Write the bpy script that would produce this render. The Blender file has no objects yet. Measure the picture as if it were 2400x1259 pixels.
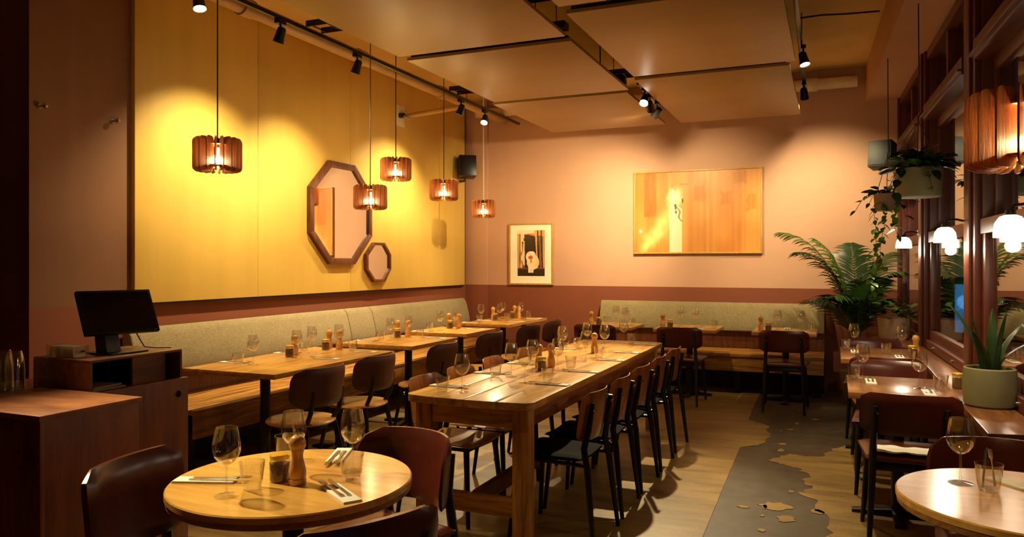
import bpy, bmesh, math, random
from mathutils import Vector, Matrix
R = math.radians
rnd = random.Random(7)
scene = bpy.context.scene
C = scene.collection

# ------------------------------------------------------------------ camera
CAMH = 1.45
cd = bpy.data.cameras.new('camera'); cam = bpy.data.objects.new('camera', cd); C.objects.link(cam)
cam.location = (0, 0, CAMH); cam.rotation_euler = (R(90), 0, R(23.124))
cd.sensor_width = 36; cd.lens = 36 * 1768 / 2400; cd.shift_y = -11.5 / 2400
cd.clip_start = .05; cd.clip_end = 200
scene.camera = cam
# ------------------------------------------------------------------ world (night)
w = bpy.data.worlds.new('night'); scene.world = w; w.use_nodes = True
w.node_tree.nodes['Background'].inputs[0].default_value = (.010, .016, .030, 1)
w.node_tree.nodes['Background'].inputs[1].default_value = .35
vs = scene.view_settings
vs.view_transform = 'Standard'; vs.look = 'None'; vs.gamma = 1; vs.use_curve_mapping = False
vs.exposure = 0.0
try:
    scene.cycles.transparent_max_bounces = 24
    scene.cycles.max_bounces = 10
    scene.cycles.sample_clamp_indirect = 4
except Exception: pass
# light strengths
WARM = (1.0, .68, .29); WARM2 = (1.0, .79, .43)
P_WALL = 270; P_TABLE = 520; P_BACK = 430; P_PEND = 14.0; P_SCONCE = 9.0

# ------------------------------------------------------------------ materials
M = {}
def nodes(name):
    m = bpy.data.materials.new(name); m.use_nodes = True
    nt = m.node_tree; b = nt.nodes['Principled BSDF']; M[name] = m
    return m, nt, b
def lin(c):
    return tuple(((x / 12.92) if x <= .04045 else ((x + .055) / 1.055) ** 2.4) for x in c)
def ramp(nt, fac, stops):
    r = nt.nodes.new('ShaderNodeValToRGB'); e = r.color_ramp.elements
    e[0].position, e[0].color = stops[0][0], (*stops[0][1], 1)
    e[1].position, e[1].color = stops[-1][0], (*stops[-1][1], 1)
    for p, c in stops[1:-1]:
        k = e.new(p); k.color = (*c, 1)
    nt.links.new(fac, r.inputs[0]); return r.outputs[0]
def coords(nt, scale=(1, 1, 1), kind='Object'):
    t = nt.nodes.new('ShaderNodeTexCoord'); mp = nt.nodes.new('ShaderNodeMapping')
    mp.inputs['Scale'].default_value = scale
    nt.links.new(t.outputs[kind], mp.inputs[0]); return mp.outputs[0]
def noise(nt, vec, scale=5, detail=4, rough=.5, dist=0):
    n = nt.nodes.new('ShaderNodeTexNoise')
    n.inputs['Scale'].default_value = scale; n.inputs['Detail'].default_value = detail
    n.inputs['Roughness'].default_value = rough; n.inputs['Distortion'].default_value = dist
    nt.links.new(vec, n.inputs['Vector']); return n.outputs['Fac']
def bump(nt, b, h, strength=.2, dist=.01):
    k = nt.nodes.new('ShaderNodeBump'); k.inputs['Strength'].default_value = strength; k.inputs['Distance'].default_value = dist
    nt.links.new(h, k.inputs['Height']); nt.links.new(k.outputs[0], b.inputs['Normal'])
def plain(name, c, rough=.5, metal=0, var=.08, scale=6, bs=.0, spec=.5, sc=(1, 1, 1), coat=0):
    m, nt, b = nodes(name); c = lin(c)
    v = coords(nt, sc); n = noise(nt, v, scale, 5, .6)
    lo = tuple(x * (1 - var) for x in c); hi = tuple(min(1, x * (1 + var)) for x in c)
    nt.links.new(ramp(nt, n, [(.3, lo), (.7, hi)]), b.inputs['Base Color'])
    b.inputs['Roughness'].default_value = rough; b.inputs['Metallic'].default_value = metal
    b.inputs['Specular IOR Level'].default_value = spec; b.inputs['Coat Weight'].default_value = coat
    if bs: bump(nt, b, n, bs)
    return m
def wood(name, dark, light, axis='X', rough=.35, scale=3.0, stretch=14, coat=.0, bs=.06, knots=False):
    m, nt, b = nodes(name); dark, light = lin(dark), lin(light)
    s = [stretch] * 3; s['XYZ'.index(axis)] = 1.0
    v = coords(nt, s)
    n1 = noise(nt, v, scale, 6, .62, .6)
    n2 = noise(nt, coords(nt, [x * 4 for x in s]), scale, 3, .5)
    mx = nt.nodes.new('ShaderNodeMath'); mx.operation = 'MULTIPLY_ADD'
    nt.links.new(n2, mx.inputs[0]); mx.inputs[1].default_value = .3; nt.links.new(n1, mx.inputs[2])
    mid = tuple((a + c) / 2 for a, c in zip(dark, light))
    stops = [(.42, dark), (.62, mid), (.82, light)]
    col = ramp(nt, mx.outputs[0], stops)
    nt.links.new(col, b.inputs['Base Color'])
    b.inputs['Roughness'].default_value = rough; b.inputs['Coat Weight'].default_value = coat; b.inputs['Coat Roughness'].default_value = .15
    bump(nt, b, mx.outputs[0], bs, .004)
    return m
def glass(name, tint=(.97, .97, .96), rough=.0, base=.05, edge=.75, pw=3.0):
    m, nt, b = nodes(name); nt.nodes.remove(b)
    out = nt.nodes['Material Output']
    tr = nt.nodes.new('ShaderNodeBsdfTransparent'); tr.inputs[0].default_value = (*tint, 1)
    gl = nt.nodes.new('ShaderNodeBsdfGlossy'); gl.inputs['Roughness'].default_value = rough; gl.inputs[0].default_value = (1, 1, 1, 1)
    lw = nt.nodes.new('ShaderNodeLayerWeight'); lw.inputs[0].default_value = .5
    p = nt.nodes.new('ShaderNodeMath'); p.operation = 'POWER'; nt.links.new(lw.outputs['Facing'], p.inputs[0]); p.inputs[1].default_value = pw
    q = nt.nodes.new('ShaderNodeMath'); q.operation = 'MULTIPLY_ADD'; nt.links.new(p.outputs[0], q.inputs[0]); q.inputs[1].default_value = edge; q.inputs[2].default_value = base
    mx = nt.nodes.new('ShaderNodeMixShader'); nt.links.new(q.outputs[0], mx.inputs[0]); nt.links.new(tr.outputs[0], mx.inputs[1]); nt.links.new(gl.outputs[0], mx.inputs[2])
    nt.links.new(mx.outputs[0], out.inputs[0]); return m
def emit(name, c, s):
    m, nt, b = nodes(name)
    b.inputs['Base Color'].default_value = (*c, 1); b.inputs['Emission Color'].default_value = (*c, 1); b.inputs['Emission Strength'].default_value = s
    return m
def print_mat(name, rough=.25, coat=0):
    m, nt, b = nodes(name); a = nt.nodes.new('ShaderNodeVertexColor'); a.layer_name = 'Col'
    nt.links.new(a.outputs[0], b.inputs['Base Color']); b.inputs['Roughness'].default_value = rough; b.inputs['Coat Weight'].default_value = coat; b.inputs['Coat Roughness'].default_value = .03
    return m

plain('plaster', (.77, .60, .49), .75, var=.05, scale=1.2, bs=.03)
plain('plaster_low', (.50, .265, .165), .7, var=.06, scale=1.5, bs=.03)
plain('plaster_brown', (.47, .31, .20), .7, var=.07, scale=1.3, bs=.03)
plain('plaster_dark', (.50, .33, .22), .75, var=.08, scale=1.3, bs=.03)
plain('yellow_panel', (.83, .69, .34), .48, var=.05, scale=2.2, sc=(3, 3, .25), bs=.03, spec=.35)
plain('ceiling', (.86, .74, .47), .8, var=.10, scale=1.6, bs=.05)
plain('acoustic_panel', (.63, .49, .29), .42, var=.06, scale=1.0, sc=(.3, 2.0, 1), bs=.015, spec=.3)
plain('concrete_dark', (.235, .19, .13), .55, var=.45, scale=9, bs=.15)
plain('pipe_tan', (.72, .58, .36), .5, var=.1)
plain('pipe_white', (.90, .84, .70), .55, var=.15, bs=.1)
plain('black_metal', (.035, .03, .028), .35, var=.1)
plain('black_wood', (.05, .035, .028), .4, var=.15, sc=(8, 8, 1))
plain('black_seat', (.05, .05, .04), .8, var=.1, spec=.04)
plain('chrome', (.8, .78, .75), .18, metal=1, var=.02)
plain('steel', (.75, .72, .68), .22, metal=1, var=.02)
plain('leather_red', (.32, .125, .085), .26, var=.12, scale=14, bs=.05)
plain('leather_brown', (.33, .18, .10), .40, var=.12, scale=14, bs=.05)
plain('window_paint', (.34, .15, .10), .38, var=.1, sc=(5, 5, .6), bs=.03)
plain('napkin', (.96, .94, .88), .8, var=.02, scale=30)
plain('gold_lid', (.86, .70, .18), .35, metal=.5, var=.05)
plain('jar_content', (.46, .33, .16), .6, var=.25, scale=60)
plain('cord_white', (.88, .84, .72), .6, var=.02)
plain('cord_brown', (.42, .28, .12), .6, var=.02)
plain('screen', (.012, .010, .010), .12, var=.02)
plain('plastic_black', (.03, .03, .03), .35, var=.05)
plain('speaker_grey', (.16, .18, .18), .55, var=.1)
plain('pot_sage', (.46, .44, .29), .65, var=.08, scale=10, bs=.05)
plain('pot_stone', (.56, .47, .36), .7, var=.1, scale=10, bs=.05)
plain('soil', (.08, .055, .04), .9, var=.3, scale=40, bs=.4)
plain('leaf_dark', (.13, .21, .07), .38, var=.3, scale=8)
plain('leaf_green', (.22, .36, .09), .38, var=.35, scale=8)
plain('leaf_lime', (.40, .58, .13), .38, var=.3, scale=8)
plain('stem', (.30, .30, .12), .6, var=.2)
plain('paper', (.72, .66, .55), .7, var=.08)
plain('white_plate', (.86, .82, .70), .5, var=.04)
plain('mat_cream', (.97, .94, .84), .8, var=.01)
plain('rope', (.30, .22, .13), .8, var=.2, scale=30)
plain('street', (.05, .05, .055), .8, var=.2)
plain('brick_night', (.09, .075, .07), .9, var=.3)
plain('grey_box', (.35, .33, .30), .6, var=.1)
wood('oak_top', (.62, .40, .14), (.87, .66, .32), 'Y', .30, 2.2, 9, coat=.25, bs=.03)
wood('oak_top_x', (.62, .40, .14), (.87, .66, .32), 'X', .30, 2.2, 9, coat=.25, bs=.03)
wood('walnut_top', (.40, .22, .10), (.66, .44, .24), 'X', .22, 2.2, 9, coat=.4, bs=.03)
wood('round_top', (.68, .47, .18), (.90, .70, .36), 'X', .26, 1.8, 6, coat=.3, bs=.02)
wood('ply_edge', (.42, .25, .09), (.68, .46, .20), 'X', .45, 3, 6)
wood('plank', (.58, .38, .14), (.88, .67, .32), 'Y', .30, 2.0, 8, coat=.25, bs=.05)
wood('pine', (.48, .28, .09), (.84, .58, .25), 'Z', .45, 2.5, 9, bs=.12)
wood('pine_x', (.48, .28, .09), (.84, .58, .25), 'X', .45, 2.5, 9, bs=.12)
wood('pine_y', (.34, .17, .06), (.66, .40, .16), 'Y', .45, 2.5, 9, bs=.12)
wood('bench_y', (.32, .19, .06), (.74, .52, .22), 'Y', .45, 2.2, 10, bs=.15)
wood('bench_x', (.32, .19, .06), (.74, .52, .22), 'X', .45, 2.2, 10, bs=.15)
wood('cherry', (.36, .17, .06), (.55, .28, .11), 'Z', .42, 1.5, 8)
wood('cherry_top', (.42, .23, .12), (.70, .45, .28), 'X', .40, 1.6, 3)
wood('teak', (.34, .18, .07), (.56, .33, .14), 'Y', .4, 1.8, 8)
wood('sill_wood', (.32, .18, .09), (.55, .34, .18), 'Y', .28, 1.8, 8, coat=.3)
wood('ply_shell', (.42, .21, .08), (.66, .38, .16), 'Z', .25, 2.0, 8, coat=.4)
wood('seat_ply', (.58, .38, .15), (.78, .56, .28), 'Y', .28, 2.0, 8, coat=.3)
wood('mill_wood', (.70, .48, .22), (.88, .65, .34), 'Z', .32, 4, 8, coat=.2)
wood('lamp_wood', (.58, .33, .15), (.80, .53, .29), 'Z', .5, 6, 10, bs=.15)
wood('frame_dark', (.22, .10, .05), (.42, .22, .10), 'Z', .4, 4, 8)
wood('frame_oak', (.66, .48, .22), (.80, .62, .32), 'Z', .45, 4, 8)
glass('glass_thin', edge=.80, base=.09, pw=2.2, rough=.05)
glass('glass_window', tint=(.80, .80, .80), base=.08, edge=.85, pw=2.6)
glass('acrylic', tint=(.95, .93, .90), base=.08, edge=.6, pw=2.5)
plain('mirror_silver', (.93, .92, .90), .01, metal=1, var=.0)
m, nt, b = nodes('bulb'); nt.nodes.remove(b)
ad = nt.nodes.new('ShaderNodeAddShader'); tr = nt.nodes.new('ShaderNodeBsdfTransparent'); em = nt.nodes.new('ShaderNodeEmission')
em.inputs[0].default_value = (1, .68, .30, 1); em.inputs[1].default_value = 5
nt.links.new(tr.outputs[0], ad.inputs[0]); nt.links.new(em.outputs[0], ad.inputs[1]); nt.links.new(ad.outputs[0], nt.nodes['Material Output'].inputs[0])

emit('lens', (1.0, .90, .68), 30)
emit('opal', (1.0, .88, .70), 9)
emit('blue_light', (.10, .42, .85), 1.1)
emit('blue_dim', (.05, .22, .5), .7)
print_mat('art_print', .45, .25)
print_mat('photo_print', .35, .3)
# woven grey-green upholstery
m, nt, b = nodes('upholstery')
v = coords(nt); n = noise(nt, v, 160, 2, .7); n2 = noise(nt, v, 9, 3)
a = nt.nodes.new('ShaderNodeMath'); a.operation = 'MULTIPLY_ADD'; nt.links.new(n2, a.inputs[0]); a.inputs[1].default_value = .12; nt.links.new(n, a.inputs[2])
nt.links.new(ramp(nt, a.outputs[0], [(.35, lin((.39, .335, .22))), (.9, lin((.70, .63, .46)))]), b.inputs['Base Color']); b.inputs['Roughness'].default_value = .9
b.inputs['Sheen Weight'].default_value = .15; bump(nt, b, n, .35, .004)
# tan worn floor layer
m, nt, b = nodes('floor_tan')
v = coords(nt, (.6, 3.0, 1)); n = noise(nt, v, 2.2, 8, .68, .4); n2 = noise(nt, coords(nt), 70, 2, .6)
a = nt.nodes.new('ShaderNodeMath'); a.operation = 'MULTIPLY_ADD'; nt.links.new(n2, a.inputs[0]); a.inputs[1].default_value = .25; nt.links.new(n, a.inputs[2])
nt.links.new(ramp(nt, a.outputs[0], [(.40, lin((.28, .21, .09))), (.60, lin((.48, .375, .19))), (.85, lin((.60, .49, .27)))]), b.inputs['Base Color']); b.inputs['Roughness'].default_value = .42
bump(nt, b, a.outputs[0], .12, .01)

# ------------------------------------------------------------------ mesh builder
class MB:
    def __init__(s): s.v = []; s.f = []; s.c = []
    def add(s, vs, fs):
        o = len(s.v); s.v += [tuple(p) for p in vs]; s.f += [tuple(i + o for i in f) for f in fs]; return s
    def box(s, x0, x1, y0, y1, z0, z1, mat=None):
        p = [(x, y, z) for z in (z0, z1) for y in (y0, y1) for x in (x0, x1)]
        if mat is not None: p = [mat @ Vector(q) for q in p]
        return s.add(p, [(0, 2, 3, 1), (4, 5, 7, 6), (0, 1, 5, 4), (1, 3, 7, 5), (3, 2, 6, 7), (2, 0, 4, 6)])
    def cyl(s, p0, p1, r0, r1=None, n=12, caps=True):
        r1 = r0 if r1 is None else r1; p0, p1 = Vector(p0), Vector(p1); d = (p1 - p0).normalized()
        a = d.orthogonal().normalized(); b_ = d.cross(a)
        ring = lambda p, r: [p + r * (math.cos(2 * math.pi * i / n) * a + math.sin(2 * math.pi * i / n) * b_) for i in range(n)]
        fs = [(i, (i + 1) % n, n + (i + 1) % n, n + i) for i in range(n)]
        if caps: fs += [tuple(range(n))[::-1], tuple(range(n, 2 * n))]
        return s.add(ring(p0, r0) + ring(p1, r1), fs)
    def tube(s, pts, r, n=8):
        pts = [Vector(p) for p in pts]; rs = r if isinstance(r, (list, tuple)) else [r] * len(pts)
        vs_ = []; a = None
        for i, p in enumerate(pts):
            d = (pts[min(i + 1, len(pts) - 1)] - pts[max(i - 1, 0)]).normalized()
            a = d.orthogonal() if a is None else a - d * a.dot(d)
            a.normalize(); b_ = d.cross(a)
            vs_ += [p + rs[i] * (math.cos(2 * math.pi * k / n) * a + math.sin(2 * math.pi * k / n) * b_) for k in range(n)]
        fs = [(i * n + k, i * n + (k + 1) % n, (i + 1) * n + (k + 1) % n, (i + 1) * n + k) for i in range(len(pts) - 1) for k in range(n)]
        fs += [tuple(range(n))[::-1], tuple(range((len(pts) - 1) * n, len(pts) * n))]
        return s.add(vs_, fs)
    def lathe(s, prof, n=24, o=(0, 0, 0)):
        vs_ = []; fs = []
        for r, z in prof:
            vs_ += [(o[0] + r * math.cos(2 * math.pi * k / n), o[1] + r * math.sin(2 * math.pi * k / n), o[2] + z) for k in range(n)]
        for i in range(len(prof) - 1):
            fs += [(i * n + k, i * n + (k + 1) % n, (i + 1) * n + (k + 1) % n, (i + 1) * n + k) for k in range(n)]
        return s.add(vs_, fs)
    def prism(s, outline, t, fn):
        """outline list of (a,b); fn(a,b,c) -> xyz ; extruded c in 0..t"""
        n = len(outline)
        vs_ = [fn(a, b_, 0) for a, b_ in outline] + [fn(a, b_, t) for a, b_ in outline]
        fs = [tuple(range(n))[::-1], tuple(range(n, 2 * n))] + [(i, (i + 1) % n, n + (i + 1) % n, n + i) for i in range(n)]
        return s.add(vs_, fs)
    def shell(s, fn, nu, nv, t):
        """closed sheet: fn(u,v) -> (point, normal)"""
        A = []; B = []
        for j in range(nv + 1):
            for i in range(nu + 1):
                p, n_ = fn(i / nu, j / nv); A.append(Vector(p) + Vector(n_) * t / 2); B.append(Vector(p) - Vector(n_) * t / 2)
        k = nu + 1; N = len(A); fs = []
        for j in range(nv):
            for i in range(nu):
                q = (j * k + i, j * k + i + 1, (j + 1) * k + i + 1, (j + 1) * k + i)
                fs.append(q); fs.append(tuple(N + x for x in q[::-1]))
        bd = [i for i in range(k)] + [j * k + nu for j in range(1, nv + 1)] + [nv * k + i for i in range(nu - 1, -1, -1)] + [j * k for j in range(nv - 1, 0, -1)]
        for a_, b_ in zip(bd, bd[1:] + bd[:1]): fs.append((a_, N + a_, N + b_, b_))
        return s.add(A + B, fs)
    def build(s, name, mat, parent=None, bevel=0, smooth=False, loc=None, seg=2, ang=40):
        me = bpy.data.meshes.new(name); me.from_pydata([tuple(p) for p in s.v], [], s.f)
        bm = bmesh.new(); bm.from_mesh(me)
        bmesh.ops.recalc_face_normals(bm, faces=bm.faces)
        if bevel:
            es = [e for e in bm.edges if len(e.link_faces) == 2 and e.calc_face_angle(0) > R(ang)]
            bmesh.ops.bevel(bm, geom=es, offset=bevel, segments=seg, affect='EDGES', profile=.6, clamp_overlap=True)
        bm.to_mesh(me); bm.free()
        if smooth or bevel:
            me.polygons.foreach_set('use_smooth', [True] * len(me.polygons))
            me.set_sharp_from_angle(angle=R(38))
        for mm in (mat if isinstance(mat, (list, tuple)) else [mat]): me.materials.append(M[mm])
        o = bpy.data.objects.new(name, me); C.objects.link(o)
        if parent: o.parent = parent
        if loc: o.location = loc
        return o

def tag(o, label=None, cat=None, group=None, kind=None):
    if label: o['label'] = label
    if cat: o['category'] = cat
    if group: o['group'] = group
    if kind: o['kind'] = kind
    return o
def empty(name, loc=(0, 0, 0), rz=0, **k):
    o = bpy.data.objects.new(name, None); C.objects.link(o); o.location = loc; o.rotation_euler = (0, 0, rz); o.empty_display_size = .05
    return tag(o, **k)
def copy_tree(o, parent=None):
    c = o.copy(); C.objects.link(c); c.parent = parent
    for ch in o.children: copy_tree(ch, c)
    return c
protos = {}
def place(key, maker, loc, rz=0, label=None, group=None):
    """first use places the prototype itself, later ones copies"""
    if key not in protos:
        o = protos[key] = maker()
    else: o = copy_tree(protos[key])
    o.location = loc; o.rotation_euler = (0, 0, rz)
    if label: o['label'] = label
    if group: o['group'] = group
    elif 'group' in o: del o['group']
    return o
def spot(name, loc, target, power, size, blend, parent=None, col=WARM2, rad=.03):
    l = bpy.data.lights.new(name, 'SPOT'); l.energy = power; l.spot_size = R(size); l.spot_blend = blend; l.color = col; l.shadow_soft_size = rad
    o = bpy.data.objects.new(name, l); C.objects.link(o); o.location = loc
    o.rotation_euler = (Vector(target) - Vector(loc)).to_track_quat('-Z', 'Y').to_euler()
    return o
def point(name, loc, power, col=WARM, rad=.03, parent=None):
    l = bpy.data.lights.new(name, 'POINT'); l.energy = power; l.color = col; l.shadow_soft_size = rad
    o = bpy.data.objects.new(name, l); C.objects.link(o); o.location = loc
    if parent: o.parent = parent
    return o

# ------------------------------------------------------------------ the room
XL, YB, ZC, XFAR, YN = -4.7, 9.4, 3.68, -6.3, -2.6
TRIM = 1.16
def two_tone(name, pts, zc, kind='structure', label=None, up='plaster', low='plaster_low'):
    """wall along a polyline of (x,y) thickened outwards is not needed: a slab of 12 cm"""
    (xa, ya), (xb, yb), (nx, ny) = pts
    me = bpy.data.meshes.new(name); bm = bmesh.new()
    t = .12
    lv = []
    for z in (0, TRIM, zc):
        lv.append([bm.verts.new(p) for p in ((xa, ya, z), (xb, yb, z), (xb + nx * t, yb + ny * t, z), (xa + nx * t, ya + ny * t, z))])
    for i in range(2):
        for k in range(4):
            f = bm.faces.new((lv[i][k], lv[i][(k + 1) % 4], lv[i + 1][(k + 1) % 4], lv[i + 1][k])); f.material_index = 1 - i
    bm.faces.new(lv[0][::-1]).material_index = 1; bm.faces.new(lv[2])
    bmesh.ops.recalc_face_normals(bm, faces=bm.faces); bm.to_mesh(me); bm.free()
    me.materials.append(M[up]); me.materials.append(M[low])
    o = bpy.data.objects.new(name, me); C.objects.link(o); tag(o, label, kind=kind); return o
wall_left = two_tone('wall_left', ((XL, 3.2), (XL, YB + .12), (-1, 0)), ZC, label='brown plaster side wall with a rust red lower band', up='plaster_brown')
wall_back = two_tone('wall_back', ((XL, YB), (1.2, YB), (0, 1)), ZC, label='tan plaster end wall with a rust red lower band')
two_tone('wall_return', ((XFAR, 3.2), (XL - .12, 3.2), (0, 1)), ZC, label='dark brown wall return beside the bar', up='plaster_dark')
two_tone('wall_bar', ((XFAR, YN), (XFAR, 3.32), (-1, 0)), ZC, label='dark brown wall behind the bar', up='plaster_dark')
two_tone('wall_front', ((XFAR, YN), (1.4, YN), (0, -1)), ZC, label='dark brown wall at the entrance end', up='plaster_dark')
tag(MB().box(XFAR, 1.4, YN, YB, ZC, ZC + .12).build('ceiling', 'ceiling'), 'painted concrete ceiling above hanging panels', kind='structure')
floor = tag(MB().box(XFAR, 1.4, YN, YB, -.1, 0).build('floor', 'concrete_dark'), 'dark worn concrete floor', kind='structure')
# boxed pipe in the far left corner
tag(MB().box(XL, -4.365, YB - .035, YB, 0, TRIM).build('trim_1', 'plaster_low', bevel=.004), 'rust red boxed corner pilaster, lower part', kind='structure')
tag(MB().box(XL, -4.365, YB - .035, YB, TRIM, ZC).build('trim_2', 'plaster', bevel=.004), 'tan boxed corner pilaster, upper part', kind='structure')
# worn tan layer on the floor
def jag(pts, amp, n=5, seed=1, lo=0):
    rr = random.Random(seed); out = []
    for (x0, y0), (x1, y1) in zip(pts, pts[1:]):
        L = math.hypot(x1 - x0, y1 - y0)
        for i in range(n):
            t_ = i / n; k = amp * (rr.random() - .5) * min(1, L * 3)
            out.append((x0 + (x1 - x0) * t_ - (y1 - y0) / (L + 1e-6) * k, y0 + (y1 - y0) * t_ + (x1 - x0) / (L + 1e-6) * k))
    out.append(pts[-1]); return out
def layer(name, outline, label=None):
    o = MB().prism(outline, .003, lambda a_, b_, c_: (a_, b_, c_ + .0002)).build(name, 'floor_tan', floor)
    if label: o['label'] = label
edge = [(-.62, YN), (-.64, 4.08), (-.66, 5.0), (-.681, 6.17)] + jag([(-.60, 6.25), (-.52, 6.38), (-.50, 6.7), (-.53, 7.06), (-.73, 7.29)], .05, 6, 2) + [(-.75, 7.95), (-.76, YB)]
layer('screed_layer', edge + [(XL, YB), (XL, 3.2), (XFAR, 3.2), (XFAR, YN)], 'tan streaky worn floor covering')
patch = jag([(-.447, 5.84), (-.40, 5.95), (-.313, 6.10), (-.20, 6.08), (-.089, 6.10), (-.03, 6.35), (.109, 6.58), (.5, 6.62), (.78, 6.6)], .06, 5, 3) + [(.86, 5), (.95, YN), (.35, YN), (.15, 2.5)] + \
        jag([(.10, 3.6), (0, 4.2), (-.055, 4.60), (-.083, 4.93), (-.20, 5.10), (-.13, 5.25), (-.20, 5.40), (-.14, 5.5), (-.25, 5.70), (-.36, 5.78), (-.447, 5.84)], .09, 6, 4)
layer('screed_patch', patch, 'tan island of worn floor covering with ragged edge')
def blob(cx, cy, rx, ry, seed):
    rr = random.Random(seed)
    return [(cx + rx * (.7 + .5 * rr.random()) * math.cos(k * math.pi / 7), cy + ry * (.7 + .5 * rr.random()) * math.sin(k * math.pi / 7)) for k in range(14)]
for i, (x, y, a_, b_) in enumerate([(-.32, 4.75, .09, .08), (-.25, 4.55, .05, .07), (-.09, 4.75, .035, .05), (-.5, 4.67, .035, .02), (-.38, 4.72, .015, .04), (-.38, 4.55, .014, .02), (-.36, 4.3, .02, .025), (-.12, 4.22, .07, .05), (-.38, 6.2, .03, .06), (-.38, 6.42, .03, .04), (-.31, 7.3, .02, .06), (-.42, 6.9, .015, .03), (-.25, 5.1, .02, .03), (-.35, 7.0, .03, .03), (-.16, 7.55, .03, .05)]):
    layer('screed_patch', blob(x, y, a_, b_, i + 20))
# yellow wall panels
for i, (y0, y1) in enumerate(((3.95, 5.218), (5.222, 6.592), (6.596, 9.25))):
    o = MB().box(XL, -4.655, y0, y1, TRIM + .0, 3.66).build('wall_panel', 'yellow_panel', wall_left, bevel=.002)
    o['label'] = 'tall mustard yellow wall panel'
    MB().box(XL, -4.66, y0, y1, TRIM - .016, TRIM - .0005).build('shadow_edge_strip', 'black_wood', wall_left)  # black strip paints the panel's dark lower edge together with the shadow beneath

# right hand window wall: s runs from the far corner towards the camera, n into the room
WD = Vector((.035, -1, 0)).normalized(); WN = Vector((-1, -.035, 0)).normalized(); WO = Vector((.68, 9.4, 0))
def W(s, n, z): return WO + WD * s + WN * n + Vector((0, 0, z))
WM = Matrix(((WD.x, WN.x, 0, WO.x), (WD.y, WN.y, 0, WO.y), (0, 0, 1, 0), (0, 0, 0, 1)))
def wbox(mb, s0, s1, n0, n1, z0, z1): return mb.box(s0, s1, n0, n1, z0, z1, WM)
SEND = 12.0
tag(wbox(MB(), -.1, SEND, -.16, 0, 0, .72).build('wall_right', 'plaster_low'), 'low rust red wall below the windows', kind='structure')
tag(wbox(MB(), -.3, SEND, -.16, .352, 3.28, ZC).build('ceiling_beam', 'plaster'), 'boxed plaster beam above the windows', kind='structure')
posts = [(-.05, .10), (1.70, 2.06), (3.74, 4.10), (5.36, 5.72), (7.4, 7.76), (9.4, 9.76), (11.6, 12.0)]
for i, (a_, b_) in enumerate(posts):
    mb = MB(); wbox(mb, a_, b_, -.16, .0, .72, 3.28); wbox(mb, a_ + .03, b_ - .03, 0, .035, .72, 3.28)
    if b_ - a_ > .2: wbox(mb, a_ + .10, b_ - .10, .035, .055, .72, 3.28)
    tag(mb.build('trim_%d' % (i + 3), 'window_paint', bevel=.006), 'moulded red-brown timber post between windows', kind='structure')
for i in range(len(posts) - 1):
    a_, b_ = posts[i][1], posts[i + 1][0]
    win = empty('window_%d' % (i + 1), W((a_ + b_) / 2, 0, .72)); tag(win, 'red-brown timber sash window with small top lights', kind='structure')
    inv = Matrix.Translation(-Vector(win.location))
    def part(name, mat, boxes, bev=.004):
        mb = MB()
        for q in boxes: mb.box(*q, inv @ WM)
        return mb.build(name, mat, win, bevel=bev)
    part('sill_rail', 'window_paint', [(a_, b_, -.16, .03, .72, .80)])
    part('transom', 'window_paint', [(a_, b_, -.16, .05, 2.68, 2.80), (a_, b_, -.14, .075, 2.70, 2.72)])
    part('head_rail', 'window_paint', [(a_, b_, -.14, .02, 3.20, 3.28)])
    mid = (a_ + b_) / 2
    part('mullion', 'window_paint', [(mid - .03, mid + .03, -.10, .0, 2.80, 3.20)])
    lo = part('lower_sash', 'window_paint', [(a_, b_, -.045, .0, .80, .88), (a_, b_, -.045, .012, 1.63, 1.72), (a_, a_ + .07, -.045, 0, .88, 1.63), (b_ - .07, b_, -.045, 0, .88, 1.63)])
    up = part('upper_sash', 'window_paint', [(a_, b_, -.10, -.055, 1.63, 1.70), (a_, b_, -.10, -.055, 2.60, 2.68), (a_, a_ + .07, -.10, -.055, 1.70, 2.60), (b_ - .07, b_, -.10, -.055, 1.70, 2.60)])
    part('pane', 'glass_window', [(a_ + .07, b_ - .07, -.026, -.022, .88, 1.63)], 0)
    part('pane', 'glass_window', [(a_ + .07, b_ - .07, -.080, -.076, 1.70, 2.60)], 0)
    part('pane', 'glass_window', [(a_, mid - .03, -.06, -.056, 2.80, 3.20)], 0)
    part('pane', 'glass_window', [(mid + .03, b_, -.06, -.056, 2.80, 3.20)], 0)
    for q in range(2):
        sx = a_ + (b_ - a_) * (.25 + .5 * q); mb = MB(); p = inv @ W(sx, .03, .765)
        mb.cyl(p, p + WN * .012, .012, .012, 12); mb.build('knob', 'chrome', win, smooth=True)
# sill worktop
ol = [(.60, 3.73), (.60, 7.35), (.34, 7.35), (.34, YB - .002)] + [tuple(W(.01, .036, 0))[:2], tuple(W(5.62, .036, 0))[:2]]
sill = tag(MB().prism(ol, .035, lambda a_, b_, c_: (a_, b_, .695 + c_)).build('window_shelf', 'sill_wood', bevel=.004), 'deep brown wooden window shelf running along the windows', 'shelf')
for y in (4.0, 5.4, 6.8):
    MB().prism([(0, 0), (.15, 0), (0, -.18)], .03, lambda a_, b_, c_: (.80 - a_, y + c_, .693 + b_)).build('bracket', 'window_paint', sill)

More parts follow.
